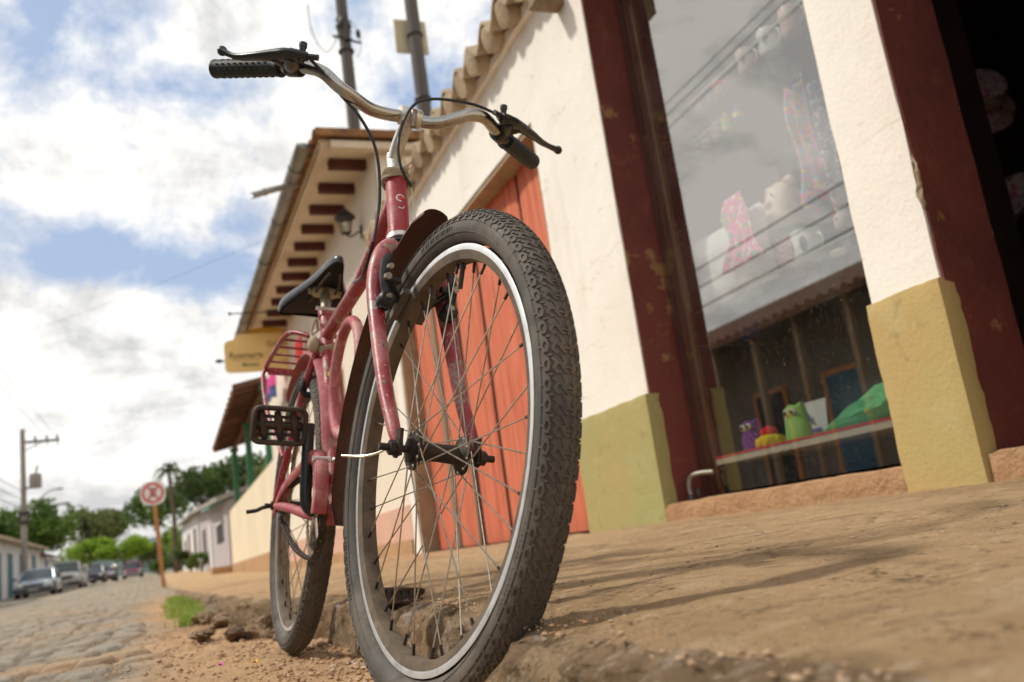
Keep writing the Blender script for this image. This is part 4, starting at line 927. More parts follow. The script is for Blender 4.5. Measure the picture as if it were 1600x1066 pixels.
# red plank doors
d1 = MB()
ys_ = [4.17, 4.795, 5.665, 6.26]
for a, b in zip(ys_[:-1], ys_[1:]):
    n = 26; prof = [(a + .009 + (b - a - .018) * i / n) for i in range(n + 1)]
    off = .012 * math.sin(a * 9)
    V = []; F = []
    for i, y in enumerate(prof):
        e = .026 * math.exp(-min(i, n - i) * .9)
        for z in np.linspace(.178, 2.47, 24): V.append((2.135 + off + e + .003 * float(fbm(y * 14, z * .8, 3, 5)), y, z))
    for i in range(n):
        for q in range(23): F.append((i * 24 + q, (i + 1) * 24 + q, (i + 1) * 24 + q + 1, i * 24 + q + 1))
    d1.put(V, F, 'red_door'); d1.box((2.150, a, .178), (2.175, b, 2.47), 'dark_gap')
H(d1, 'door_leaf', 'red_door')
d2 = MB()
for a, b, m, xo in ((6.40, 6.84, 'red_door', 2.150), (6.85, 6.97, 'bare_wood', 2.145), (6.985, 7.50, 'red_door', 2.150)):
    n = 14; V = []; F = []
    for i in range(n + 1):
        y = a + .003 + (b - a - .006) * i / n
        for z in np.linspace(.178, 2.47, 20): V.append((xo + .008 * math.exp(-min(i, n - i) * 1.2) + .003 * float(fbm(y * 14, z * .8, 3, 9)), y, z))
    for i in range(n):
        for q in range(19): F.append((i * 20 + q, (i + 1) * 20 + q, (i + 1) * 20 + q + 1, i * 20 + q + 1))
    d2.put(V, F, m); d2.box((xo + .014, a, .178), (xo + .03, b, 2.47), 'dark_gap')
d2o = H(d2, 'door_leaf', 'red_door')
p = MB(); p.box((2.120, 6.262, .178), (2.20, 6.298, 2.47), 'bare_wood'); p.box((2.20, 6.2, .17), (2.22, 6.5, 2.48), 'dark_gap'); H(p, 'door_edge_post', 'bare_wood')
p = MB(); p.tube([(2.118, 6.24, 2.42), (2.118, 6.24, 2.20)], .012, 'dark_metal', 8); p.box((2.112, 6.20, 2.24), (2.13, 6.28, 2.27), 'dark_metal'); H(p, 'door_bolt', 'dark_metal')
p = MB(); rough_box(p, (2.006, 4.162, 2.395), (2.20, 7.518, 2.45), 'lintel', cell=.08, k=3, bev=.01); rough_box(p, (2.006, 7.47, .16), (2.20, 7.53, 2.394), 'lintel', cell=.08, k=7, bev=.01); p.box((2.006, 4.157, .16), (2.20, 4.166, 2.39), 'lintel'); H(p, 'door_frame', 'lintel')
# roof with half-round tiles, eave band, interior
SP = .262
def tprof(y):
    t = ((y - 3.97) / SP) % 1.
    return .078 * math.sin(PI * t / .62) if t < .62 else -.040 * math.sin(PI * (t - .62) / .38)
yy = np.arange(-2.9, 7.78, SP / 16); xs_ = [1.85]
for k in range(12): xs_ += [1.85 + .38 * (k + 1) - .002, 1.85 + .38 * (k + 1)]
rf = MB(); V = []; F = []; nl = len(yy)
for i, x in enumerate(xs_):
    stp = -.016 * ((i) % 2 == 1) + .0
    for y in yy:
        w = .012 * float(vn(np.floor((y - 3.97) / SP) * 1.7 + .5, i // 2 * 3.3 + .5, 5)) ; V.append((x + (w * 2 if i == 0 else 0), y, 3.045 + (x - 1.85) * .34 + tprof(y) + stp + w + (.016 if i % 2 == 0 else 0)))
for i in range(len(xs_) - 1):
    for j_ in range(nl - 1): F.append((i * nl + j_, i * nl + j_ + 1, (i + 1) * nl + j_ + 1, (i + 1) * nl + j_))
b0 = len(V); V += [(x, y, z - .020) for (x, y, z) in V[:2 * nl]]
for i in range(1):
    for j_ in range(nl - 1): F += [(b0 + j_, b0 + nl + j_, b0 + nl + j_ + 1, b0 + j_ + 1), (j_, b0 + j_, b0 + j_ + 1, j_ + 1)]
rf.put(V, F, 'tile'); roof = H(rf, 'roof', 'tile')
eb = MB()
for k in range(-26, 15):
    y = 3.97 + SP * (k + .31); e = .01 * math.sin(k * 2.3)
    eb.lathe([(.0, 0), (.066, .0), (.079, .004 + .004 * math.sin(k * 1.7)), (.081, .03), (.080, .2)], 'tile', 16, (1.872 + e, y, 3.022 + .005 * math.sin(k)), (1, 0, .34 + .03 * math.sin(k * 3)))
    pass
rough_box(eb, (1.955, -2.6, 2.95), (2.02, 7.69, 3.03), 'plaster', cell=.06, amp=.012, k=6, bev=.02); H(eb, 'eave_mortar', 'tile')
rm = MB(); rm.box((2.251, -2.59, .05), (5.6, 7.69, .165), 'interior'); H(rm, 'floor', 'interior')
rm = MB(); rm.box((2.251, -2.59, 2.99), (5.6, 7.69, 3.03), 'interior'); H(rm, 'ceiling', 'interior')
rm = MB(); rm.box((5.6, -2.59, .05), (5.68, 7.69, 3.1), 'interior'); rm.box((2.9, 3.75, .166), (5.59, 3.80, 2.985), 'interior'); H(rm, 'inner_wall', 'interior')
bx = MB(); bx.box((1.84, 3.55, 2.77), (2.0, 3.64, 2.87), 'bare_wood', bev=.006); bx.box((1.85, 3.56, 2.872), (1.99, 3.63, 2.885), 'pole_concrete'); tag(bx.build('bracket_beam', 'bare_wood'), 'stub of grey wooden beam sticking out high on the cream wall above the red door', 'beam')
# ---- display case behind the shop window
XG = 2.19
case = thing('display_case', 'tall glass display case filling the shop window between the maroon jambs', 'display case', (2.4, 2.8, .246)); CO = np.array([2.4, 2.8, .246])
def Cc(mb, name, m, parent=case): mb.v = [tuple(np.array(p) - CO) for p in mb.v]; return mb.build(name, m, parent)
b = MB(); b.box((XG, 2.026, .26), (XG + .005, 3.385, 2.945), 'shop_glass'); Cc(b, 'glass_pane', 'shop_glass')
b = MB()
for y0, y1, m, x0 in ((3.352, 3.384, 'case_dark', 2.198), (3.318, 3.338, 'case_frame', 2.199), (3.296, 3.312, 'case_dark', 2.204), (3.268, 3.284, 'case_frame', 2.20)): b.box((x0, y0, .25), (x0 + .022, y1, 2.96), m)
b.box((2.198, 2.03, 2.90), (2.22, 3.26, 2.95), 'case_dark'); b.box((2.702, 2.03, .25), (2.712, 3.7, 2.95), 'case_dark'); b.box((2.26, 2.018, .25), (2.712, 2.029, 2.95), 'dark_gap')
for z in (.9, 1.75, 2.45): b.box((2.222, 3.29, z), (2.70, 3.305, z + .012), 'case_dark')
Cc(b, 'case_frame', 'case_dark')
b = MB(); b.box((2.199, 2.03, .378), (2.70, 3.262, .402), 'board_white'); Cc(b, 'base_board', 'board_white')
b = MB(); b.box((2.197, 2.03, .4025), (2.215, 3.262, .412), 'board_red'); Cc(b, 'board_edging', 'board_red')
for z in (1.105, 2.045, 1.86):
    y1 = 3.7 if z != 1.86 else 3.5; b = MB(); b.box((2.36, 2.03 if z != 1.86 else 2.95, z - .008), (2.698, y1, z), 'small_glass'); b.box((2.355, 2.03 if z != 1.86 else 2.95, z - .009), (2.3595, y1, z + .001), 'pipe_grey'); Cc(b, 'shelf', 'small_glass')
b = MB(); b.tube(smooth_path([(2.16, 3.24, .352), (2.13, 3.30, .356), (2.11, 3.345, .345), (2.10, 3.352, .30), (2.10, 3.345, .27)], 5), .010, 'pipe_grey', 10); b.lathe([(.016, 0), (.018, .006), (.012, .02)], 'dark_metal', 12, (2.10, 3.343, .248)); b.lathe([(.010, 0), (.010, .03)], 'dark_metal', 10, (2.12, 3.31, .262)); tag(b.build('pipe_elbow', 'pipe_grey'), 'grey bent pipe fitting on the sill at the left foot of the shop window', 'pipe')
def mug(x, y, z, r, h, m, label, rot=0., prints=True, group='mugs on the shop shelves', hs=-1):
    t = thing('mug', label, 'mug', (x, y, z), group)
    b = MB(); b.lathe([(r * .82, 0), (r * .92, .003), (r, h * .2), (r, h * .97), (r * .98, h), (r * .93, h * .985), (r * .92, h * .1), (0, h * .07)], m, 28); b.build('cup', m, t)
    b = MB(); b.tube([(.0, hs * (r * .96 + .028 * math.sin(a)), h * .52 + .032 * math.cos(a)) for a in np.linspace(.15, PI - .15, 14)], .0045, m, 8); b.build('handle', m, t)
    if prints:
        b = MB()
        for k in range(2):
            a0 = PI + (.55 if k else -.5); V = []; F = []
            for i in range(9):
                for q in range(5):
                    s_ = math.sqrt(max(0, 1 - ((i - 4) / 4.) ** 2)); a = a0 + (i - 4) * .065; zz = h * .5 + (q - 2) / 2 * h * .26 * s_
                    V.append(((r + .0006) * math.cos(a), (r + .0006) * math.sin(a), zz))
            for i in range(8):
                for q in range(4): F.append((i * 5 + q, (i + 1) * 5 + q, (i + 1) * 5 + q + 1, i * 5 + q + 1))
            b.put(V, F, 'mug_print')
        b.build('printed_mark', 'mug_print', t)
    return t
mug(2.50, 3.19, 1.106, .060, .115, 'mug_white', 'white mug left of the pig doll on the middle shelf', prints=False)
mug(2.45, 2.72, 1.106, .062, .125, 'mug_white', 'white mug with dark round prints between the pig doll and the dress form', prints=True)
mug(2.50, 2.905, 2.046, .046, .110, 'mug_pink', 'pinkish mug on the top shelf beside the drinking glass, first of the row of three')
mug(2.50, 2.745, 2.046, .048, .110, 'mug_white', 'white mug in the middle of the row of three on the top shelf', prints=True)
mug(2.50, 2.59, 2.046, .050, .115, 'mug_pink', 'pinkish mug on the top shelf nearest the cream pillar', prints=False)
b = MB(); b.lathe([(.022, 0), (.026, .004), (.032, .15), (.030, .15), (.024, .01), (0, .008)], 'small_glass', 20, (2.50, 3.02, 2.046)); tag(b.build('drinking_glass', 'small_glass'), 'tall clear drinking glass left of the mugs on the top shelf', 'glass')
# pig doll
pg = thing('pig_doll', 'pink pig doll in green scarf and red gingham skirt on the middle shelf', 'doll', (2.50, 2.865, 1.106))
b = MB(); b.lathe([(0, .155), (.070, .158), (.084, .19), (.086, .24), (.082, .30), (.074, .34), (.055, .375), (.028, .395), (0, .40)], 'pig_skin', 28)
b.ball((-.074, .004, .30), (.022, .026, .020), 'pig_skin', 14, 10); b.build('head', 'pig_skin', pg)
for sy in (-1, 1): b = MB(); b.ball((-.005, sy * .062, .385), (.022, .030, .022), 'pig_skin', 14, 8); b.ball((-.016, sy * .062, .386), (.014, .018, .013), 'mug_pink', 12, 6); b.build('ear', 'pig_skin', pg)
b = MB(); 
for sy in (-1, 1): b.ball((-.078, sy * .026, .335), (.005, .006, .006), 'mug_print', 8, 6); b.ball((-.094, sy * .009, .30), (.003, .004, .006), 'mug_print', 6, 4)
b.build('eyes', 'mug_print', pg)
b = MB(); b.lathe([(.070, .140), (.094, .146), (.099, .160), (.094, .176), (.080, .182)], 'pig_green', 28); b.build('scarf', 'pig_green', pg)
b = MB(); 
V = []; F = []; ns = 60
for i in range(ns):
    a = 2 * PI * i / ns
    for q, zz in enumerate((.0, .05, .10, .145)): rr = (.100, .098, .092, .082)[q] * (1 + .05 * math.sin(a * 10) * (1 - q / 3)); V.append((rr * math.cos(a), rr * math.sin(a), zz))
for i in range(ns):
    for q in range(3): F.append((i * 4 + q, ((i + 1) % ns) * 4 + q, ((i + 1) % ns) * 4 + q + 1, i * 4 + q + 1))
b.put(V, F, 'gingham'); b.build('skirt', 'gingham', pg)
# dress form
df = thing('dress_form', 'small patterned dress form on a stick stand, right of the printed mug', 'dress form', (2.52, 2.575, 1.106))
b = MB(); b.lathe([(.030, .085), (.040, .10), (.036, .13), (.026, .165), (.030, .19), (.040, .215), (.036, .24), (.018, .258), (.010, .275), (.010, .285), (0, .288)], 'form_cloth', 22); b.build('torso', 'form_cloth', df)
b = MB(); b.lathe([(.035, 0), (.036, .006), (.006, .012), (.005, .09)], 'bare_wood', 16); b.build('stand', 'bare_wood', df)
b = MB()
for k in range(5): b.ball((-.034 + .002 * k, .012 * math.sin(k * 2.), .12 + .028 * k), (.006, .011, .010), 'reflector_red', 8, 6)
b.build('printed_flowers', 'reflector_red', df)
b = MB(); b.ball((2.48, 2.60, 1.10), (.03, .04, .014), 'owl_cream', 14, 8); tag(b.build('bread_shaped_dish', 'owl_cream'), 'small tan oval dish under the dress form', 'dish')
# pillow with pink print
def pillow(y, z, w, h, d, m, name, label, x=2.37, k=0):
    b = MB()
    def f(s_):
        def g_(u, v):
            a = u * 2 - 1; c_ = v * 2 - 1; t = max(0, (1 - a * a) * (1 - c_ * c_)) ** .38
            return (x + s_ * d * t * (1 + .25 * float(fbm(a * 2, c_ * 2, 3, k))), y + a * w * (1 - .08 * (1 - abs(c_))), z + c_ * h * (1 - .08 * (1 - abs(a))))
        return g_
    b.grid(f(-1), 18, 14, m); b.grid(f(1), 18, 14, m); return tag(b.build(name, m), label, 'cushion')
pillow(3.10, 1.25, .27, .17, .06, 'pillow_white', 'cushion', 'plump white cushion standing behind the pink flowered cloth')
b = MB(); b.grid(lambda u, v: (2.295 + .012 * math.sin(u * 17) * v, 2.93 + (u - .5) * .24 * (.5 + .5 * v) * (1 + .2 * math.sin(v * 8)) + .012 * math.sin(v * 9), 1.47 - .30 * v), 26, 16, 'print_pink'); tag(b.build('flowered_cloth', 'print_pink'), 'pink and green flowered cloth draped over the white cushion', 'cloth').modifiers.new('t', 'SOLIDIFY').thickness = .004
b = MB(); b.grid(lambda u, v: (2.47 + .022 * math.sin(u * 14), 2.62 + (u - .5) * .13 * (.7 + .5 * v + .25 * math.sin(v * 7 + u)) + .03 * v + .02 * math.sin(v * 6), 1.86 - .50 * v - .05 * math.sin(u * 3.1) - .03 * math.sin(u * 12) * v), 22, 16, 'print_bright'); tag(b.build('bright_scarf', 'print_bright'), 'hanging pink and yellow patterned scarf below the row of mugs', 'scarf').modifiers.new('t', 'SOLIDIFY').thickness = .004
b = MB(); b.grid(lambda u, v: (2.49 + .022 * math.sin(u * 11 + 1), 2.49 + (u - .5) * .16, 1.80 - .48 * v), 22, 16, 'print_mono'); tag(b.build('dark_scarf', 'print_mono'), 'hanging dark blue and grey patterned scarf beside the cream pillar', 'scarf').modifiers.new('t', 'SOLIDIFY').thickness = .004
b = MB(); b.grid(lambda u, v: (2.56 + .02 * math.sin(u * 9), 3.36 + (u - .5) * .16, 1.10 - .16 * v), 14, 8, 'blue_fabric'); tag(b.build('blue_cloth', 'blue_fabric'), 'blue cloth hanging just under the white cushion', 'cloth').modifiers.new('t', 'SOLIDIFY').thickness = .004
# little painted houses and bottles
cols = ['toy_red', 'card_blue', 'print_bright', 'owl_green', 'toy_yellow', 'bag_green', 'cloth_pink', 'card_white']
where = ['beside the drinking glass', 'second from the drinking glass', 'in the middle of the toy row', 'fourth from the drinking glass', 'next to the last in the toy row', 'at the far left of the toy row']
for k in range(6):
    y = 3.09 + .085 * k; t = thing('toy_house', ['orange roofed', 'pale blue roofed', 'red roofed', 'light blue roofed', 'orange roofed', 'green roofed'][k] + ' little toy house ' + where[k], 'toy', (2.48, y, 2.046), 'little toy houses on the upper shelf')
    b = MB(); b.box((-.022, -.026, 0), (.022, .026, .045), ['sill_paint', 'card_white', 'owl_cream', 'board_red', 'card_white', 'owl_cream'][k], bev=.002); b.build('walls', 'owl_cream', t)
    b = MB(); b.prism([(-.034, .044), (.034, .044), (0, .082)], -.028, .028, ['toy_red', 'card_blue', 'toy_red', 'teal_roof', 'sill_paint', 'bag_green'][k]); b.build('roof', 'toy_red', t)
for k in range(6):
    y = 3.0 + .088 * k; b = MB(); b.lathe([(.020, 0), (.024, .01), (.024, .05), (.012, .068), (.009, .08), (.011, .086), (0, .088)], cols[(k * 3 + 1) % 8], 16, (2.47, y, 1.861)); b.lathe([(.0245, .018), (.0245, .040)], cols[(k + 4) % 8], 16, (2.47, y, 1.861), cap=False)
    tag(b.build('souvenir_jar', 'card_white'), ['blue-banded', 'yellow-banded', 'green-banded', 'pink-banded', 'white-banded', 'red-banded'][k] + ' souvenir jar under the toy houses, ' + ['nearest the scarf', 'second from the scarf', 'third from the scarf', 'fourth from the scarf', 'fifth from the scarf', 'nearest the maroon jamb'][k], 'jar', 'small souvenir jars on the short shelf')
b = MB(); rng2 = random.Random(3)
for k in range(26): b.ball((2.50 + rng2.uniform(-.03, .03), 3.63 + rng2.uniform(-.04, .04), 2.06 + k * .006), (.016, .018, .014), 'toy_mix', 8, 6)
b.lathe([(.03, 0), (.032, .012), (.012, .02)], 'toy_yellow', 14, (2.50, 3.63, 2.046)); tag(b.build('bead_ornament', 'toy_mix'), 'yellow and red beaded ornament seen at the dark left edge of the window', 'ornament')
# dolls on the base board
def owl(y, w, h, body, face, label, dots=None, tilt=0., x=2.30):
    t = thing('stuffed_owl', label, 'toy', (x, y, .4025))
    b = MB(); V = []; F = []; nn = 26; lv = [(0, .0), (.9, .0), (1.0, .10), (1.02, .30), (.95, .52), (.82, .70), (.80, .82), (.74, .92), (.4, .97), (0, .96)]
    for q, (r_, hh) in enumerate(lv):
        for i in range(nn):
            a = 2 * PI * i / nn; ear = .10 * h * max(0, math.cos(2 * a + PI)) ** 3 * (1 if q >= 7 else 0) * (r_ / .74 if q < 9 else 0)
            V.append((r_ * w * .72 * math.cos(a) + tilt * hh * h * .3, r_ * w * math.sin(a) * (1 + .03 * math.sin(7 * a + hh * 9)), hh * h + ear))
    for q in range(len(lv) - 1):
        for i in range(nn): F.append((q * nn + i, q * nn + (i + 1) % nn, (q + 1) * nn + (i + 1) % nn, (q + 1) * nn + i))
    b.put(V, F, body)
    if dots:
        for k in range(16):
            a = PI + (k % 4 - 1.5) * .5 + (.25 if (k // 4) % 2 else 0); hh = .12 + .13 * (k // 4); b.ball((w * .73 * math.cos(a) + tilt * hh * h * .3, w * 1.0 * math.sin(a), hh * h), (.003, .005, .005), dots, 8, 5)
    b.build('body', body, t)
    b = MB()
    for sy in (-1, 1):
        b.ball((-w * .60 + tilt * h * .24, sy * w * .34, h * .80), (.006, w * .30, w * .24), face, 14, 8); b.ball((-w * .60 - .006 + tilt * h * .24, sy * w * .34, h * .80), (.004, w * .19, w * .13), 'mug_print', 12, 6)
    b.ball((-w * .66 + tilt * h * .24, 0, h * .70), (.007, w * .09, w * .15), 'toy_yellow', 8, 6); b.build('face', face, t)
    return t
owl(3.105, .060, .135, 'owl_purple', 'owl_cream', 'purple stuffed owl with pink dots at the left end of the window board', 'dot_pink')
owl(2.825, .058, .150, 'owl_green', 'owl_cream', 'lime green stuffed owl with big dark eyes, leaning, in front of the payment card sign', None, .25)
fl = thing('crochet_cupcake', 'yellow crochet cake with red top between the purple and green owls', 'toy', (2.27, 2.965, .4025))
b = MB(); b.lathe([(.030, 0), (.052, .006), (.056, .024), (.050, .046), (.030, .056), (0, .058)], 'toy_yellow', 26)
for k in range(8): a = 2 * PI * k / 8; b.ball((.043 * math.cos(a), .043 * math.sin(a), .026), (.019, .019, .024), 'toy_yellow', 10, 8)
b.build('base', 'toy_yellow', fl)
b = MB()
for k in range(6): a = 2 * PI * k / 6; b.ball((.020 * math.cos(a), .020 * math.sin(a), .066), (.017, .017, .018), 'toy_red', 10, 8)
b.ball((0, 0, .078), (.018, .018, .014), 'toy_red', 10, 8); b.build('topping', 'toy_red', fl)
cd = thing('payment_sign', 'white card sign with blue lettering propped behind the owls', 'sign', (2.42, 2.93, .4025))
b = MB(); b.box((-.002, -.13, 0), (.002, .13, .165), 'card_white', Matrix.Rotation(R(8), 4, 'Y')); b.build('card', 'card_white', cd)
def wallM(x, y, z, rx=0): # text facing -x, reading towards -y
    return Matrix.Translation((x, y, z)) @ Matrix(((0, 0, -1, 0), (-1, 0, 0, 0), (0, 1, 0, 0), (0, 0, 0, 1)))
text_mesh('VISA', .06, wallM(-.0035, .0, .095) , 'card_blue', cd, 'lettering', .0012, bold=.002)
b = MB(); b.box((.002, -.10, .04), (.0058, .10, .052), 'card_blue'); b.v = [(x - .0068, y, z) for x, y, z in b.v]; b.build('blue_stripe', 'card_blue', cd)
bg = MB()
def bagf(u, v):
    a = v * 2 * PI; t = u; r_ = (.010 + .070 * min(1, t * 1.5) ** .7) * (1 + .16 * math.sin(3 * a + 4 * t) + .10 * math.sin(7 * a + 9 * t) + .05 * math.sin(15 * a - 6 * t)); r2 = r_ * .75
    return (2.34 + r2 * math.cos(a) * 1.2, 2.66 - .50 * t + .01 * math.sin(a * 2), .412 + .0 + r2 * (.72 + .62 * math.sin(a)) * (1 + .45 * t) + .01 * t)
bg.grid(lambda u, v: tuple(np.array(bagf(u, v)) + [0, .07, 0]), 30, 30, 'bag_green'); bg.ball((2.34, 2.135, .50), (.06, .05, .075), 'bag_green', 16, 10); bg.ball((2.28, 2.42, .455), (.008, .018, .012), 'toy_yellow', 8, 6)
tag(bg.build('green_bag', 'bag_green'), 'shiny green cloth bag lying on its side on the window board by the cream pillar', 'bag')
# hats inside the dark doorway
def hat(x, y, z, s_, label, tiltv):
    t = thing('sun_hat', label, 'hat', (x, y, z), 'hats hanging in the dark shop doorway'); t.rotation_euler = tiltv
    b = MB(); b.lathe([(0, .10 * s_), (.06 * s_, .098 * s_), (.085 * s_, .085 * s_), (.095 * s_, .05 * s_), (.10 * s_, 0)], 'print_hat', 28); b.build('crown', 'print_hat', t)
    b = MB(); V = []; F = []
    for i in range(40):
        a = 2 * PI * i / 40; V += [(.100 * s_ * math.cos(a), .100 * s_ * math.sin(a), 0), (.165 * s_ * math.cos(a) * (1 + .04 * math.sin(3 * a)), .165 * s_ * math.sin(a), -.055 * s_ + .012 * math.sin(a * 5))]
    for i in range(40): j = (i + 1) % 40; F.append((2 * i, 2 * j, 2 * j + 1, 2 * i + 1))
    b.put(V, F, 'print_hat'); b.build('brim', 'print_hat', t); return t
hat(3.30, 2.475, 1.74, 1.0, 'pale flowered sun hat hanging higher in the dark doorway', (R(60), R(-50), 0))
hat(3.30, 2.43, 1.26, .92, 'pale sun hat hanging lower at the edge of the dark doorway', (R(-8), R(-18), 0))
b = MB(); b.tube([(3.30, 2.50, 2.95), (3.28, 2.49, 1.6), (3.26, 2.48, .2)], .002, 'string_cloth', 5); tag(b.build('hanging_cord', 'string_cloth'), 'thin cord hanging down inside the dark doorway by the hats', 'cord')

# ------------------------------------------------------------------ second house with painted rafters
def sk(p): return (p[0] - .013 * (p[1] - 7.72), p[1], p[2])
h2 = thing('rafter_house', 'cream house with maroon rafter ends and grey gutter under its tiled eave', 'house', (2.0, 7.72, .17))
def H2(mb, name, m, parent=h2): mb.v = [tuple(np.array(sk(p)) - (np.array([2.0, 7.72, .17]))) for p in mb.v]; return mb.build(name, m, parent)
b = MB(); b.grid(lambda u, v: (2.02 + .006 * float(fbm(u * 20, v * 9, 3, 2)), 7.72 + u * 9.1, .1 + v * 3.92), 90, 40, 'plaster_far')
b.box((2.03, 7.722, .1), (5.0, 7.80, 4.05), 'plaster_far'); b.box((2.03, 16.70, .1), (5.0, 16.80, 4.05), 'plaster_far'); b.box((4.92, 7.81, .1), (5.0, 16.69, 4.05), 'plaster_far'); H2(b, 'wall', 'plaster_far')
b = MB(); b.box((2.004, 7.73, .12), (2.03, 16.8, .60), 'pink_base'); b.box((1.985, 7.73, .10), (2.02, 16.8, .30), 'terrace_base'); H2(b, 'painted_base', 'pink_base')
b = MB(); b.box((1.50, 7.66, 4.01), (2.6, 14.9, 4.03), 'soffit'); b.box((1.52, 7.66, 3.955), (1.545, 14.9, 4.008), 'soffit'); H2(b, 'soffit', 'soffit')
for k in range(12):
    y = 8.05 + .585 * k; b = MB(); b.box((1.655, y - .045, 3.915), (2.03, y + .045, 4.0085), 'rafter_paint', bev=.006); H2(b, 'rafter', 'rafter_paint')
b = MB(); V = []; F = []; ys = np.arange(7.58, 15.0, .035); xs = [1.44, 1.9, 2.4, 3.0, 3.8, 4.6, 5.2]
for x in xs:
    for y in ys: V.append((x, y, 4.075 + (x - 1.44) * .035 + .028 * math.sin(y * 2 * PI / .21)))
n = len(ys)
for i in range(len(xs) - 1):
    for j in range(n - 1): F.append((i * n + j, i * n + j + 1, (i + 1) * n + j + 1, (i + 1) * n + j))
q = len(V); V += [(x, y, z - .035) for x, y, z in V]
for i in range(len(xs) - 1):
    for j in range(n - 1): F.append((q + i * n + j, q + (i + 1) * n + j, q + (i + 1) * n + j + 1, q + i * n + j + 1))
for j in range(n - 1): F.append((j, q + j, q + j + 1, j + 1))
for i in range(len(xs) - 1): F.append((i * n, (i + 1) * n, q + (i + 1) * n, q + i * n))
b.put(V, F, 'tile_rust'); b.box((1.46, 7.56, 4.03), (5.2, 7.60, 4.105), 'tile_rust'); b.box((1.60, 7.60, 3.93), (5.0, 7.70, 4.0), 'soffit'); H2(b, 'roof', 'tile_rust')
b = MB(); V = []; F = []; ns = 14
for y in np.linspace(7.80, 14.9, 24):
    for k in range(ns + 1):
        a = PI + PI * k / ns; V.append((1.385 + .070 * math.cos(a), y, 4.055 + .075 * math.sin(a) + .004 * math.sin(y * 3)))
for i in range(23):
    for k in range(ns): F.append((i * (ns + 1) + k, i * (ns + 1) + k + 1, (i + 1) * (ns + 1) + k + 1, (i + 1) * (ns + 1) + k))
b.put(V, F, 'gutter_metal'); b.put([(1.385, 7.80, 4.055)] + V[:ns + 1], [(0, k + 1, k + 2) for k in range(ns)], 'gutter_metal', False)
for y in np.arange(8.3, 14.5, 1.4): b.tube([(1.385 + .074 * math.cos(a), y, 4.055 + .079 * math.sin(a)) for a in np.linspace(PI, 2 * PI, 12)], .006, 'dark_metal', 6)
gt = H2(b, 'gutter', 'gutter_metal'); gt.modifiers.new('t', 'SOLIDIFY').thickness = .004
b = MB(); b.tube([(1.43, 8.62, 4.00), (1.20, 8.60, 3.93), (1.00, 8.60, 3.865)], [.035, .033, .034], 'gutter_metal', 12, cap=False); b.lathe([(.037, 0), (.043, .005), (.043, .02), (.037, .025)], 'gutter_metal', 12, (1.12, 8.60, 3.905), (-.95, 0, -.3)); b.tube([(1.00, 8.59, 3.885), (.955, 8.58, 3.875)], [.012, .003], 'gutter_metal', 6); b.tube([(1.01, 8.61, 3.845), (.965, 8.62, 3.83)], [.012, .003], 'gutter_metal', 6); H2(b, 'rain_spout', 'gutter_metal')
b = MB(); b.tube([(1.98, 13.0, 3.90), (1.10, 13.0, 3.89)], .010, 'dark_metal', 8); b.ball((1.09, 13.0, 3.89), (.025, .025, .025), 'dark_metal', 10, 8); H2(b, 'iron_rod', 'dark_metal')
# lantern
LSC = 1
ln = thing('wall_lantern', 'old black street lantern with glass panes on a bracket under the maroon rafters', 'lantern', (1.80, 8.45, 3.34))
b = MB(); b.lathe([(.052, .0), (.058, .012), (.092, .19), (.098, .20), (.098, .205)], 'lantern_black', 4, cap=False)
lb = MB(); cs_ = [(math.cos(PI / 2 * k + PI / 4), math.sin(PI / 2 * k + PI / 4)) for k in range(4)]
for cx, cy in cs_: lb.tube([(.066 * cx, .066 * cy, 0), (.112 * cx, .112 * cy, .20)], .006, 'lantern_black', 6)
for r_, z in ((.066, 0), (.112, .20)): lb.tube([(r_ * cx, r_ * cy, z) for cx, cy in cs_], .008, 'lantern_black', 6, closed=True)
lb.lathe([(.135, .198), (.13, .215), (.075, .265), (.045, .28), (.045, .30), (.02, .315), (.012, .34), (.018, .352), (0, .37)], 'lantern_black', 16, ref=np.array([.7071, .7071, 0])); lb.lathe([(0, -.03), (.02, -.02), (.05, 0)], 'lantern_black', 12); lb.build('lantern_frame', 'lantern_black', ln)
lb = MB(); 
for k in range(4):
    a, c = cs_[k], cs_[(k + 1) % 4]; lb.put([(.060 * a[0], .060 * a[1], .004), (.060 * c[0], .060 * c[1], .004), (.106 * c[0], .106 * c[1], .196), (.106 * a[0], .106 * a[1], .196)], [(0, 1, 2, 3)], 'small_glass', False)
lb.build('glass_panes', 'small_glass', ln)
lb = MB(); lb.ball((0, 0, .12), (.03, .03, .045), 'lamp_lens', 12, 8); lb.build('bulb', 'lamp_lens', ln)
lb = MB(); lb.tube(smooth_path([(0, 0, -.02), (.04, 0, -.045), (.10, 0, -.02), (.155, 0, .02), (.19, 0, .0)], 5), .010, 'lantern_black', 8); lb.box((.180, -.03, -.06), (.196, .03, .10), 'lantern_black'); lb.build('bracket', 'lantern_black', ln); ln.scale = (.82, .82, .82); ln.location = (1.845, 8.45, 3.40)
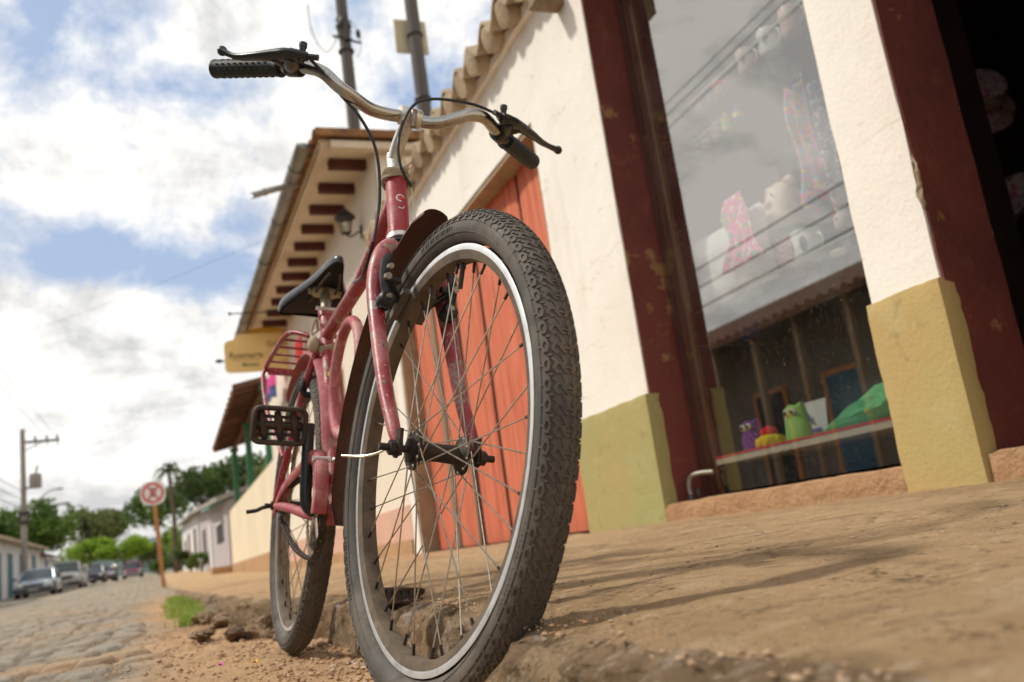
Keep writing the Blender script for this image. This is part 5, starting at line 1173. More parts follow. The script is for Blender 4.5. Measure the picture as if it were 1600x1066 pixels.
# sign
sg = thing('shop_sign', 'yellow shaped shop sign with dark and green lettering hanging out beyond the gutter', 'sign', (1.56, 14.0, 3.5))
b = MB()
def rr(x0, x1, z0, z1, r, n=5):
    P = []
    for cx, cz, a0 in ((x1 - r, z1 - r, 0), (x0 + r, z1 - r, 90), (x0 + r, z0 + r, 180), (x1 - r, z0 + r, 270)):
        for k in range(n + 1): a = R(a0 + 90 * k / n); P.append((cx + r * math.cos(a), cz + r * math.sin(a)))
    return P
outl = [(.58, -.22), (.58, .17), (.57, .22), (.52, .25), (.46, .26), (.455, .31), (.40, .335), (-.34, .335), (-.40, .32), (-.42, .275), (-.44, .245), (-.50, .24), (-.56, .21), (-.58, .16), (-.58, -.19), (-.565, -.24), (-.52, -.27), (-.30, -.275), (.30, -.275), (.53, -.27), (.57, -.25)]
b.prism(outl, -.02, .02, 'sign_face', 'y'); so_ = b.build('board', 'sign_face', sg); so_['label'] = 'pale yellow board'
b = MB(); b.prism([(-.42, .30), (-.30, .36), (-.15, .41), (.0, .43), (.16, .43), (.30, .40), (.40, .355), (.455, .30), (.40, .345), (-.34, .345)], -.012, .024, 'sign_crest', 'y'); b.build('crest', 'sign_crest', sg)
sgM = lambda x, z: Matrix.Translation((x, -.0215, z)) @ Matrix(((1, 0, 0, 0), (0, 0, -1, 0), (0, 1, 0, 0), (0, 0, 0, 1)))
text_mesh('Rosmaria', .135, sgM(-.26, -.01), 'sign_letters', sg, bold=.002); text_mesh('Mineira', .085, sgM(-.20, -.16), 'sign_green', sg, bold=.002)
text_mesh('Quitanda', .115, sgM(.27, .16), 'sign_letters', sg, bold=.001); text_mesh('quitanda', .06, sgM(.36, -.13), 'sign_letters', sg)
b = MB(); b.box((-.50, -.0225, -.085), (-.05, -.0205, -.078), 'sign_letters'); b.build('underline', 'sign_letters', sg)
b = MB(); b.tube([(-.62, .03, -.07), (.50, .03, -.07)], .012, 'lantern_black', 8); b.ball((-.66, .03, -.07), (.06, .03, .03), 'lantern_black', 10, 8); b.tube([(-.1, .03, -.07), (.3, .03, .30)], .008, 'lantern_black', 6); b.build('arm', 'lantern_black', sg)
# clothes hanging on the far wall
def cloth(x, y, z, w, h, m, label, name='draped_cloth', k=0, rot=0.):
    b = MB(); b.grid(lambda u, v: (x + .03 * math.sin(u * 9 + k) , y + (u - .5) * w * math.cos(rot) + v * .0, z - h * v - (u - .5) * w * math.sin(rot) - .05 * h * math.sin(u * 7 + k) * v), 14, 12, m)
    o = tag(b.build(name, m), label, 'cloth', None); o.modifiers.new('t', 'SOLIDIFY').thickness = .006; return o
cloth(1.72, 14.6, 3.32, .9, .26, 'cloth_pink', 'pink cloth hanging on the cream wall just below the bicycle rack', k=1)
cloth(1.72, 14.9, 3.13, 1.3, .20, 'cloth_blue', 'dark blue cloth hanging below the pink one on the cream wall', k=2, rot=-.1)
cloth(1.85, 12.2, 3.25, .45, .55, 'cloth_red', 'red cloth hanging on the cream wall right of the yellow sign', k=3)
cloth(1.93, 10.2, 2.45, .30, .95, 'cloth_red', 'long red and orange cloth hanging low on the cream wall behind the bicycle ring tube', k=4)
# ------------------------------------------------------------------ porch house
pc = thing('porch_house', 'cream terrace wall with brown base, green posts and brown tiled porch roof', 'porch', (2.0, 24, .2)); PO = np.array([2.0, 24, .2])
def Pp(mb, name, m): mb.v = [tuple(np.array(p) - PO) for p in mb.v]; return mb.build(name, m, pc)
b = MB(); b.grid(lambda u, v: (2.0 + .01 * float(fbm(u * 20, v * 4, 2, 4)), 17.0 + u * 14.2, .05 + v * 2.22), 60, 12, 'terrace_cream'); b.box((2.012, 17.0, .05), (2.25, 31.2, 2.27), 'terrace_cream'); b.box((2.26, 30.95, .05), (6.0, 31.2, 2.27), 'terrace_cream'); b.box((2.26, 17.0, .05), (6.0, 17.2, 2.27), 'terrace_cream'); Pp(b, 'terrace_wall', 'terrace_cream')
b = MB(); b.grid(lambda u, v: (1.96, 17.0 + u * 14.2, -.02 + v * .60), 30, 4, 'terrace_base'); b.box((1.965, 17.0, -.02), (1.99, 31.2, .58), 'terrace_base'); b.box((1.35, 30.9, .1), (1.96, 33.0, .55), 'terrace_base'); Pp(b, 'wall_base', 'terrace_base')
for y in (19.3, 24.0, 29.0): b = MB(); b.box((2.05, y - .09, 2.27), (2.20, y + .09, 4.06), 'post_green', bev=.01); b.box((2.02, y - .12, 2.27), (2.23, y + .12, 2.36), 'post_green'); b.box((2.0, y - .12, 3.96), (2.25, y + .12, 4.06), 'post_green'); Pp(b, 'post', 'post_green')
b = MB(); V = []; F = []; ys = np.arange(19.2, 28.9, .06); xs = [1.48, 2.2, 3.0, 3.9]; n = len(ys)
for s_, dz in ((0, .10), (1, 0)):
    for x in xs:
        for y in ys: V.append((x + .02 * math.sin(y * 9), y, 3.99 + dz + (x - 1.48) * .22 + (.03 * math.sin(y * 2 * PI / .24) if s_ == 0 else .015 * math.sin(y * 2 * PI / .5))))
q = len(xs) * n
for s_ in (0, 1):
    for i in range(3):
        for j in range(n - 1): F.append(tuple(s_ * q + t for t in (i * n + j, i * n + j + 1, (i + 1) * n + j + 1, (i + 1) * n + j)))
for j in range(n - 1): F.append((j, q + j, q + j + 1, j + 1))
for i in range(3): F.append((i * n, (i + 1) * n, q + (i + 1) * n, q + i * n)); F.append((i * n + n - 1, (i + 1) * n + n - 1, q + (i + 1) * n + n - 1, q + i * n + n - 1))
b.put(V, F, 'tile_brown', False)
for k in range(17): y = 19.4 + .57 * k; b.tube([(1.52, y, 3.96), (3.9, y, 4.48)], .035, 'tile_brown', 6)
b.box((2.06, 19.2, 4.0), (2.18, 28.8, 4.10), 'tile_brown'); Pp(b, 'porch_roof', 'tile_brown')
# ------------------------------------------------------------------ far houses on the right
def low_house(name, label, y0, y1, x0, x1, zb0, zb1, zt0, zt1, wm, rm, feats, cat='house', over=.35):
    t = thing(name, label, cat, ((x0 + x1) / 2, (y0 + y1) / 2, (zb0 + zb1) / 2)); O = np.array(t.location)
    X_ = lambda y: x0 + (x1 - x0) * (y - y0) / (y1 - y0); ZB = lambda y: zb0 + (zb1 - zb0) * (y - y0) / (y1 - y0); ZT = lambda y: zt0 + (zt1 - zt0) * (y - y0) / (y1 - y0)
    sgn = 1 if x0 > -1 else -1
    def B(mb, nm, m): mb.v = [tuple(np.array(p) - O) for p in mb.v]; return mb.build(nm, m, t)
    b = MB(); P = []
    for y in (y0, y1):
        for dx in (0, 5 * sgn): P += [(X_(y) + dx, y, ZB(y) - .6), (X_(y) + dx, y, ZT(y))]
    b.put(P, [(0, 1, 5, 4), (2, 6, 7, 3), (0, 2, 3, 1), (4, 5, 7, 6)], wm, False); B(b, 'wall', wm)
    b = MB(); P = []
    for y in (y0 - over, y1 + over):
        P += [(X_(y) - over * sgn, y, ZT(y) - .02), (X_(y) - over * sgn, y, ZT(y) + .12), (X_(y) + 3 * sgn, y, ZT(y) + 1.05), (X_(y) + 3 * sgn, y, ZT(y) + .9)]
    b.put(P, [(0, 4, 5, 1), (1, 5, 6, 2), (2, 6, 7, 3), (3, 7, 4, 0), (0, 1, 2, 3), (4, 7, 6, 5)], rm, False); B(b, 'roof', rm)
    for (nm, ya, yb, za, zb_, m) in feats:
        b = MB(); xa = X_(ya) - .03 * sgn; xb = X_(yb) - .03 * sgn; zz = ZB(ya)
        P = [(xa, ya, zz + za), (xb, yb, zz + za), (xb, yb, zz + zb_), (xa, ya, zz + zb_)]; P += [(p[0] + .06 * sgn, p[1], p[2]) for p in P]
        b.put(P, [(0, 1, 2, 3), (4, 7, 6, 5), (0, 4, 5, 1), (1, 5, 6, 2), (2, 6, 7, 3), (3, 7, 4, 0)], m, False); o = B(b, nm, m)
        b = MB(); e = .07; Q = [(xa - .012 * sgn, ya - e, zz + za), (xa - .012 * sgn, ya, zz + za), (xb - .012 * sgn, yb, zz + za), (xb - .012 * sgn, yb + e, zz + za), (xa - .012 * sgn, ya - e, zz + zb_ + e), (xa - .012 * sgn, ya, zz + zb_), (xb - .012 * sgn, yb, zz + zb_), (xb - .012 * sgn, yb + e, zz + zb_ + e)]
        b.put(Q, [(0, 1, 5, 4), (2, 3, 7, 6), (4, 5, 6, 7)], 'white_wall', False); b.v = [tuple(np.array(p) - O) for p in b.v]; fo = b.build('frame', 'white_wall', o)
    return t
low_house('lilac_house', 'low lilac grey house with dark window, beyond the cream terrace wall', 31.4, 45, 1.95, 1.5, .45, .7, 2.68, 3.30, 'lilac_wall', 'grey_roof', [('window', 33.2, 35.6, .95, 1.6, 'dark_open'), ('door', 38.2, 39.2, 0, 1.7, 'white_wall'), ('window', 41.5, 42.6, .8, 1.7, 'dark_open')])
b = MB(); P = [(1.45, 33.0, 2.60), (1.38, 38.5, 2.86), (3.6, 38.5, 3.72), (3.6, 33.0, 3.55)]; b.put(P + [(x, y, z + .05) for x, y, z in P], [(3, 2, 1, 0), (4, 5, 6, 7), (0, 1, 5, 4), (1, 2, 6, 5), (2, 3, 7, 6), (3, 0, 4, 7)], 'teal_roof', False); tag(b.build('teal_awning', 'teal_roof'), 'teal sheet awning over the lilac house front', 'awning')
low_house('white_columned_house', 'low white house with plum doors, farthest house on the right side of the street', 46, 62, 1.45, 1.0, .75, .88, 3.3, 3.72, 'white_wall', 'grey_roof', [('door', 47.5, 49, 0, 2.0, 'dark_open'), ('door', 53, 54.6, 0, 2.0, 'car_plum'), ('window', 57, 58.6, .8, 1.8, 'car_plum')])
# left side
low_house('white_house_with_teal_doors', 'long low white house with teal doors at the left edge of the street', 38, 61, -7.0, -7.0, .3, .75, 3.1, 3.25, 'white_wall', 'tile', [('door', 45.6, 47.2, 0, 2.2, 'teal_door'), ('door', 49.2, 50.6, 0, 2.2, 'teal_door'), ('door', 53.0, 54.4, 0, 2.2, 'teal_door'), ('door', 57.6, 59.0, 0, 2.2, 'teal_door')], over=.5)
low_house('small_white_house', 'small white house half hidden behind the utility pole', 63, 74, -7.2, -7.3, .8, 1.0, 3.0, 3.1, 'white_wall', 'tile_brown', [('door', 65.6, 67, 0, 2.0, 'teal_door'), ('window', 70, 71.5, .8, 1.8, 'teal_door')])
# arcade across the street, reflected in the shop window
ar = thing('arcade_house', 'arcade house with wooden posts and blue doors, reflected in the shop window', 'house', (-7.4, 12, 0)); AO = np.array([-7.4, 12, 0])
def A(mb, name, m): mb.v = [tuple(np.array(p) - AO) for p in mb.v]; return mb.build(name, m, ar)
b = MB(); b.box((-7.7, -12, -.2), (-7.5, 34, 4.0), 'arcade_wall'); A(b, 'wall', 'arcade_wall')
b = MB(); V = []; F = []; ys = np.arange(-12.5, 34.5, .10); xs = [-5.95, -7.5, -10.5]; n = len(ys)
for s_ in (0, 1):
    for x in xs:
        for y in ys: V.append((x, y, 3.42 - .14 * s_ + (-5.95 - x) * .38 + (.05 * math.sin(y * 2 * PI / .3) if s_ == 0 else 0)))
q = 3 * n
for s_ in (0, 1):
    for i in range(2):
        for j in range(n - 1): F.append(tuple(s_ * q + t for t in (i * n + j, i * n + j + 1, (i + 1) * n + j + 1, (i + 1) * n + j)))
for j in range(n - 1): F.append((j, q + j, q + j + 1, j + 1))
b.put(V, F, 'tile_brown', False); A(b, 'roof', 'tile_brown')
for y in (7.0, 8.4, 9.9, 11.25, 12.6, 13.85, 15.2, 16.6, 18.4, 20.2): b = MB(); b.box((-6.36, y - .06, 0), (-6.24, y + .06, 3.36), 'bare_wood', bev=.01); A(b, 'post', 'bare_wood')
for k, y in enumerate((8.6, 10.7, 13.0, 15.2, 17.4, 19.6)):
    b = MB(); b.box((-7.5, y - .45, .1), (-7.45, y + .45, 2.35), 'blue_door' if k % 2 == 0 else 'dark_open'); o = A(b, 'door', 'blue_door')
    b = MB(); b.box((-7.5, y - .55, .1), (-7.44, y - .452, 2.45), 'post_orange'); b.box((-7.5, y + .452, .1), (-7.44, y + .55, 2.45), 'post_orange'); b.box((-7.5, y - .45, 2.352), (-7.44, y + .45, 2.45), 'post_orange'); b.v = [tuple(np.array(p) - AO) for p in b.v]; b.build('frame', 'post_orange', o)
# ------------------------------------------------------------------ poles and wires
def pole(name, x, y, z0, z1, r, m, label, lean=(0, 0)):
    t = thing(name, label, 'utility pole', (x, y, z0)); b = MB(); b.lathe([(r * 1.12, 0), (r * .85, z1 - z0)], m, 16, (0, 0, 0), (lean[0], lean[1], 1)); b.build('pole', m, t); return t
a1 = pole('utility_pole', 4.40, 18.2, 0, 13.4, .155, 'pole_wood', 'dark wooden utility pole with coiled cable, left of two rising behind the tiled roof')
b = MB(); b.tube([(.16 * math.cos(t), -.02 + .16 * math.sin(t), 11.9 + .02 * t) for t in np.linspace(0, 24, 90)], .014, 'wire', 5); b.box((-.05, -.26, 11.7), (.05, -.14, 12.3), 'dark_metal'); b.tube([(-.30, -.1, 11.85), (.35, -.1, 11.72)], .03, 'dark_metal', 8); b.ball((.30, -.1, 11.95), (.06, .06, .12), 'dark_metal', 10, 8); b.ball((-.02, -.18, 12.2), (.12, .08, .16), 'dark_metal', 10, 8)
for zz in (11.5, 12.15): b.lathe([(.18, 0), (.185, .01), (.185, .05), (.18, .06)], 'dark_metal', 14, (0, 0, zz))
b.build('cable_fittings', 'wire', a1)
b = MB(); b.tube(smooth_path([(-.15, -.1, 11.9), (-.42, -.1, 11.45), (-.62, -.1, 11.55), (-.78, -.1, 12.0), (-.80, -.1, 12.6)], 6), .012, 'pole_concrete', 6); b.tube(smooth_path([(.16, -.1, 12.3), (.33, -.1, 11.9), (.30, -.1, 11.5), (.2, -.1, 11.35)], 6), .008, 'wire', 6); b.build('drop_cable', 'wire', a1)
a2 = pole('utility_pole', 4.14, 12.35, 0, 9.4, .125, 'pole_wood', 'dark wooden utility pole with a square plate, right of two behind the tiled roof')
b = MB(); b.box((-.30, .11, 8.02), (.24, .15, 8.62), 'plate_board', bev=.008); b.build('square_plate', 'plate_board', a2)
b = MB(); b.lathe([(.137, 0), (.142, .01), (.142, .05), (.137, .06)], 'dark_metal', 14, (0, 0, 7.1)); b.build('band', 'dark_metal', a2); b = MB(); b.lathe([(.132, 0), (.137, .01), (.137, .03)], 'dark_metal', 14, (0, 0, 8.25)); b.build('band', 'dark_metal', a2)
a3 = pole('utility_pole', -6.15, 48.2, .3, 8.45, .13, 'pole_concrete', 'tall grey utility pole with transformer and crossarm behind the silver car')
b = MB(); b.box((-.1, -.05, 7.45), (1.6, .05, 7.56), 'pole_wood')
for x in (.55, 1.05, 1.5): b.lathe([(.03, 0), (.055, .05), (.035, .09), (.05, .14), (.02, .24)], 'dark_metal', 10, (x, 0, 7.56)); b.tube([(x, 0, 7.56), (x + .02, 0, 7.25)], .02, 'wire', 6)
b.tube([(.1, 0, 7.1), (.9, 0, 7.48)], .02, 'dark_metal', 6); b.build('crossarm', 'pole_wood', a3)
b = MB(); b.lathe([(.0, 0), (.25, .02), (.27, .08), (.27, .62), (.24, .70), (0, .72)], 'pole_concrete', 18, (.52, 0, 5.25)); b.tube([(.52, 0, 5.95), (.62, 0, 6.35)], .04, 'dark_metal', 8); b.tube([(.1, 0, 5.3), (.5, 0, 5.3)], .05, 'dark_metal', 8); b.build('transformer', 'pole_concrete', a3)
b = MB(); b.tube(smooth_path([(.15, 0, 4.1), (.5, 0, 4.5), (1.0, 0, 5.0), (1.5, 0, 5.15)], 5), .03, 'pole_concrete', 6); b.ball((1.55, 0, 5.12), (.16, .08, .06), 'pole_concrete', 10, 6)
for z in (3.6, 4.0): b.box((-.22, -.2, z), (.22, .0, z + .2), 'dark_metal')
b.build('street_light_arm', 'pole_concrete', a3)
a4 = pole('utility_pole', -12.7, 113.5, 0, 11.4, .2, 'pole_wood', 'far utility pole with one long crossarm standing behind the dark tree')
b = MB(); b.box((0, -.06, 10.5), (3.6, .06, 10.7), 'pole_wood', Matrix.Rotation(R(-4), 4, 'Y')); b.build('crossarm', 'pole_wood', a4)
wires = [((-5.1, -30, 8.6), (-5.1, 48, 7.9)), ((-4.7, -30, 8.3), (-4.65, 48, 7.9)), ((-5.6, -30, 8.9), (-5.6, 48, 7.9)), ((-6.0, -30, 5.2), (-6.1, 48, 5.0)), ((-5.9, -30, 4.75), (-6.1, 48, 4.6)), ((-6.1, -30, 5.6), (-6.1, 48, 5.4))]
for i, (p, q) in enumerate(wires):
    p = np.array(p); q = np.array(q); b = MB(); b.tube([p + (q - p) * t + [0, 0, -.45 * 4 * t * (1 - t)] for t in np.linspace(0, 1, 24)], .008 if i < 3 else .015, 'wire', 5)
    tag(b.build('overhead_wire', 'wire'), ['thin wire to the middle of the crossarm', 'thin wire to the outer end of the crossarm', 'thin wire to the inner end of the crossarm', 'second lowest thick street cable', 'lowest thick street cable', 'highest of three thick street cables'][i] + ', left utility pole', 'wire', 'overhead wires along the street')
b = MB(); p, q = np.array([-12., 50., 12.4]), np.array([3.2, 22., 8.6]); b.tube([p + (q - p) * t + [0, 0, -.5 * 4 * t * (1 - t)] for t in np.linspace(0, 1, 24)], .004, 'wire', 5)
tag(b.build('overhead_wire', 'wire'), 'thin faint wire crossing the low sky above the street', 'wire', 'overhead wires along the street')
# ------------------------------------------------------------------ road sign
rs = thing('road_sign', 'round white no-stopping sign with red ring and cross on a leaning orange post', 'road sign', (-.075, 21.0, .12))
b = MB(); b.tube([(0, 0, 0), (-.12, 0, 2.02)], .040, 'post_orange', 10); b.build('post', 'post_orange', rs)
sM = Matrix.Translation((-.128, -.05, 2.06)) @ Matrix.Scale(.86, 4)
def disc(mb, r0, r1, y, m, n=40):
    V = []; F = []
    for i in range(n): a = 2 * PI * i / n; V += [(r0 * math.cos(a), y, r0 * math.sin(a)), (r1 * math.cos(a), y, r1 * math.sin(a))]
    for i in range(n): j = (i + 1) % n; F.append((2 * i, 2 * j, 2 * j + 1, 2 * i + 1))
    mb.put(V, F, m, False)
b = MB(); b.prism([(.30 * math.copysign(abs(math.cos(a)) ** .7, math.cos(a)), .30 * math.copysign(abs(math.sin(a)) ** .7, math.sin(a))) for a in np.linspace(0, 2 * PI, 32, endpoint=False)], 0, .012, 'road_sign_white', 'y'); b.v = [tuple(sM @ Vector(p)) for p in b.v]; b.build('plate', 'road_sign_white', rs)
b = MB(); disc(b, .200, .262, -.004, 'road_sign_red')
for s_ in (-1, 1): b.put([(-.15 - .02 * s_ * 0, -.006 - .001 * s_, s_ * -.165), (-.115, -.006 - .001 * s_, s_ * -.20 + .0), (.155, -.006 - .001 * s_, s_ * .15), (.12, -.006 - .001 * s_, s_ * .185)], [(0, 1, 2, 3)], 'road_sign_red', False)
b.v = [tuple(sM @ Vector(p)) for p in b.v]; b.build('red_ring_and_cross', 'road_sign_red', rs)
tm = sM @ Matrix.Translation((0, -.0035, 0)) @ Matrix(((1, 0, 0, 0), (0, 0, -1, 0), (0, 1, 0, 0), (0, 0, 0, 1))); text_mesh('E', .30, tm, 'mug_print', rs, 'letter', .0005, bold=.008)
# ------------------------------------------------------------------ cars
def car(x, y, z, label, paint, kind='sedan', face=-1, group='cars parked along the left kerb', rot=0.):
    t = thing('parked_car', label, 'car', (x, y, z), group); t.rotation_euler = (0, 0, rot); t.scale = (.86, .86, .86)
    # stations along the length (front first), y grows away when face=-1
    if kind == 'beetle': S = [(0, .42, .62, .50), (.25, .55, .80, .62), (.9, .78, .90, .70), (1.3, .80, .98, .74), (2.0, .82, .98, .76), (2.9, .80, .95, .74), (3.6, .62, .78, .62), (4.0, .42, .55, .50)]; cab = [(1.15, .0), (1.55, .52), (2.2, .64), (2.9, .52), (3.55, .02)]; Lc = 4.0; W = .77
    elif kind == 'truck': S = [(0, .80, 1.0, .82), (.1, .95, 1.05, .86), (1.3, 1.0, 1.05, .88), (1.9, 1.05, 1.1, .88), (2.0, .98, 1.05, .90), (5.0, .98, 1.05, .90)]; cab = [(.9, .0), (1.35, .62), (1.9, .66), (2.35, .64), (2.4, .02)]; Lc = 5.0; W = .88
    else: S = [(0, .55, .72, .70), (.12, .68, .80, .80), (1.1, .82, .92, .84), (1.4, .86, .95, .85), (3.6, .88, .97, .85), (4.2, .80, .95, .80), (4.3, .60, .80, .72)]; cab = [(1.15, .0), (1.75, .48), (2.5, .54), (3.2, .50), (3.85, .02)]; Lc = 4.3; W = .84
    b = MB(); V = []; F = []
    prof = lambda w, h: [(-w * .92, .22), (-w, .34), (-w, h * .62), (-w * .93, h * .92), (-w * .6, h), (0, h * 1.02), (w * .6, h), (w * .93, h * .92), (w, h * .62), (w, .34), (w * .92, .22)]
    for (ly, h, _, w) in S:
        for (px, pz) in prof(w * W / .84 if kind == 'sedan' else w, h): V.append((px, ly, pz))
    for i in range(len(S) - 1):
        for k in range(10): F.append((i * 11 + k, i * 11 + k + 1, (i + 1) * 11 + k + 1, (i + 1) * 11 + k))
    F += [tuple(range(11)), tuple((len(S) - 1) * 11 + k for k in range(11))]
    b.put(V, F, paint); bd = b.build('body', paint, t); bd.modifiers.new('b', 'BEVEL').width = .03
    zb = .80 if kind != 'truck' else .98; b = MB(); g = MB(); V = []; F = []
    for (ly, h) in cab:
        ww = W * (.90 - .25 * h); V += [(-ww * 1.02, ly, zb), (-ww, ly, zb + h * .93), (-ww * .8, ly, zb + h), (ww * .8, ly, zb + h), (ww, ly, zb + h * .93), (ww * 1.02, ly, zb)]
    for i in range(len(cab) - 1):
        for k in range(5): (b if (k == 2 and 0 < i < len(cab) - 2) else g).f.append(tuple(q for q in (i * 6 + k, i * 6 + k + 1, (i + 1) * 6 + k + 1, (i + 1) * 6 + k)))
    for mb, m in ((b, paint), (g, 'glass_dark')): mb.v = [tuple(map(float, p)) for p in V]; mb.mi(m); mb.m = [0] * len(mb.f); mb.sm = [False] * len(mb.f)
    for i in range(1, len(cab) - 1):
        b.tube([V[i * 6 + k] for k in range(6)], .030, paint, 5)
    for i in (0, len(cab) - 2): 
        for k in (1, 4): b.tube([V[i * 6 + k], V[(i + 1) * 6 + k]], .035, paint, 5)
    b.build('roof', paint, t); g.build('windows', 'glass_dark', t)
    for wy in (.78, Lc - .82):
        for sx in (-1, 1):
            b = MB(); b.lathe([(.20, -.09), (.30, -.10), (.325, -.07), (.325, .07), (.30, .10), (.20, .09)], 'tyre_far', 22, (sx * (W - .09), wy, .325), (1, 0, 0)); wo = b.build('wheel', 'tyre_far', t)
            b = MB(); b.lathe([(0, .075 * sx), (.12, .085 * sx), (.20, .07 * sx)], 'hub_grey', 16, (sx * (W - .09), wy, .325), (1, 0, 0), cap=False); b.build('rim', 'hub_grey', wo)
    for sx in (-1, 1):
        b = MB(); b.ball((sx * W * .74, .03 if kind != 'truck' else 0, .60 if kind != 'truck' else .72), (.13, .05, .075) if kind != 'beetle' else (.10, .07, .10), 'lamp_lens', 14, 8); b.build('headlight', 'lamp_lens', t)
        b = MB(); b.ball((sx * W * .86, .10, .46), (.05, .04, .03), 'lamp_amber', 10, 6); b.build('indicator', 'lamp_amber', t)
        b = MB(); b.ball((sx * (W + .10), 1.45, zb + .12), (.09, .05, .06), 'bumper', 10, 6); b.build('mirror', 'bumper', t)
    b = MB(); b.box((-W * .96, -.07, .26), (W * .96, .05, .44), 'bumper' if kind != 'beetle' else 'hub_grey', bev=.02); b.build('bumper', 'bumper', t)
    b = MB(); b.box((-W * .5, -.02, .50 if kind != 'truck' else .6), (W * .5, .0, .60 if kind != 'truck' else .76), 'blk', bev=.005); b.build('grille', 'blk', t)
    b = MB(); b.box((-.20, -.085, .30), (.20, -.072, .40), 'hub_grey'); b.build('number_plate', 'card_white', t)
    if kind == 'truck':
        b = MB()
        for sx in (-1, 1): b.box((sx * .9 - .03, 2.45, 1.0), (sx * .9 + .03, 5.0, 1.45), paint)
        b.box((-.9, 4.95, 1.0), (.9, 5.0, 1.45), paint); b.build('cargo_bed', paint, t)
    return t
car(-4.95, 41.0, gz(41) + .02, 'silver car parked nose to the camera in front of the teal doored white house', 'car_silver')
car(-4.75, 50.5, gz(50.5) + .02, 'white pickup truck parked right behind the silver car', 'car_white', 'truck')
car(-4.25, 60.5, gz(60.5) + .02, 'dark car with glinting headlight parked behind the white pickup truck', 'car_dark')
car(-4.1, 68, gz(68) + .02, 'pale rose car mostly hidden behind the dark car', 'car_pink')
car(-2.3, 71, gz(71) + .02, 'plum coloured small rounded car coming up the middle of the street', 'car_plum', 'beetle', group='cars driving in the street')
def moto(x, y, label):
    t = thing('motorcycle', label, 'motorcycle', (x, y, gz(y) + .02), 'motorcycles by the parked cars')
    for wy in (.3, 1.5):
        b = MB(); b.tube([(0, wy + .27 * math.cos(a), .3 + .27 * math.sin(a)) for a in np.linspace(0, 2 * PI, 24, endpoint=False)], .045, 'tyre_far', 8, closed=True); b.lathe([(.04, -.05), (.04, .05)], 'hub_grey', 8, (0, wy, .3), (1, 0, 0)); b.build('wheel', 'tyre_far', t)
    b = MB(); b.tube([(0, .3, .3), (0, .45, .95)], .035, 'hub_grey', 8); b.ball((0, .75, .78), (.14, .28, .13), 'car_dark', 14, 8); b.ball((0, .85, .45), (.16, .22, .17), 'hub_grey', 12, 8); b.tube([(0, .45, .85), (0, 1.45, .55)], .04, 'blk', 8); b.build('body', 'car_dark', t)
    b = MB(); b.ball((0, 1.2, .82), (.12, .34, .05), 'blk', 12, 6); b.build('saddle', 'blk', t)
    b = MB(); b.tube([(-.36, .55, 1.05), (-.1, .42, .98), (.1, .42, .98), (.36, .55, 1.05)], .018, 'hub_grey', 6); b.build('handlebar', 'hub_grey', t)
    b = MB(); b.ball((0, .30, .88), (.10, .07, .10), 'lamp_lens', 12, 8); b.build('headlight', 'lamp_lens', t)
moto(-2.72, 57, 'motorcycle with pale headlight right of the dark car'); moto(-3.0, 60.5, 'second motorcycle, farther back between the dark car and the plum car')
# person far away
def person(x, y, z, label):
    me = bpy.data.meshes.new('person'); J = [((0, 0, .95), .15), ((0, 0, 1.15), .15), ((0, 0, 1.38), .17), ((0, 0, 1.50), .07), ((0, -.01, 1.62), .10), ((0, 0, 1.72), .09),
        ((-.10, 0, .90), .10), ((-.11, -.03, .50), .065), ((-.11, .02, .09), .05), ((-.11, -.10, .03), .045), ((.10, 0, .90), .10), ((.12, .04, .50), .065), ((.12, .10, .09), .05), ((.12, 0, .03), .045),
        ((-.20, 0, 1.40), .065), ((-.27, .02, 1.14), .045), ((-.28, -.06, .90), .035), ((.20, 0, 1.40), .065), ((.27, .02, 1.14), .045), ((.28, -.06, .90), .035)]
    Ed = [(0, 1), (1, 2), (2, 3), (3, 4), (4, 5), (0, 6), (6, 7), (7, 8), (8, 9), (0, 10), (10, 11), (11, 12), (12, 13), (2, 14), (14, 15), (15, 16), (2, 17), (17, 18), (18, 19)]
    me.from_pydata([j[0] for j in J], Ed, []); o = bpy.data.objects.new('person', me); COL.objects.link(o); m_ = o.modifiers.new('s', 'SKIN'); 
    for i, v in enumerate(me.skin_vertices[0].data): v.radius = (J[i][1], J[i][1] * .8); v.use_root = (i == 0)
    o.modifiers.new('ss', 'SUBSURF').levels = 2; me.materials.append(MATS['navy']); o.location = (x, y, z); tag(o, label, 'person')
    b = MB(); b.ball((0, -.012, 1.67), (.088, .10, .125), 'skin', 16, 12); b.ball((0, -.115, 1.66), (.016, .02, .025), 'skin', 8, 6); b.build('face', 'skin', o)
    b = MB(); b.ball((0, .02, 1.72), (.098, .105, .11), 'hair', 16, 10); b.build('hair', 'hair', o)
person(-1.72, 118, gz(118), 'person in dark navy clothes standing far up the street beside the road sign post')
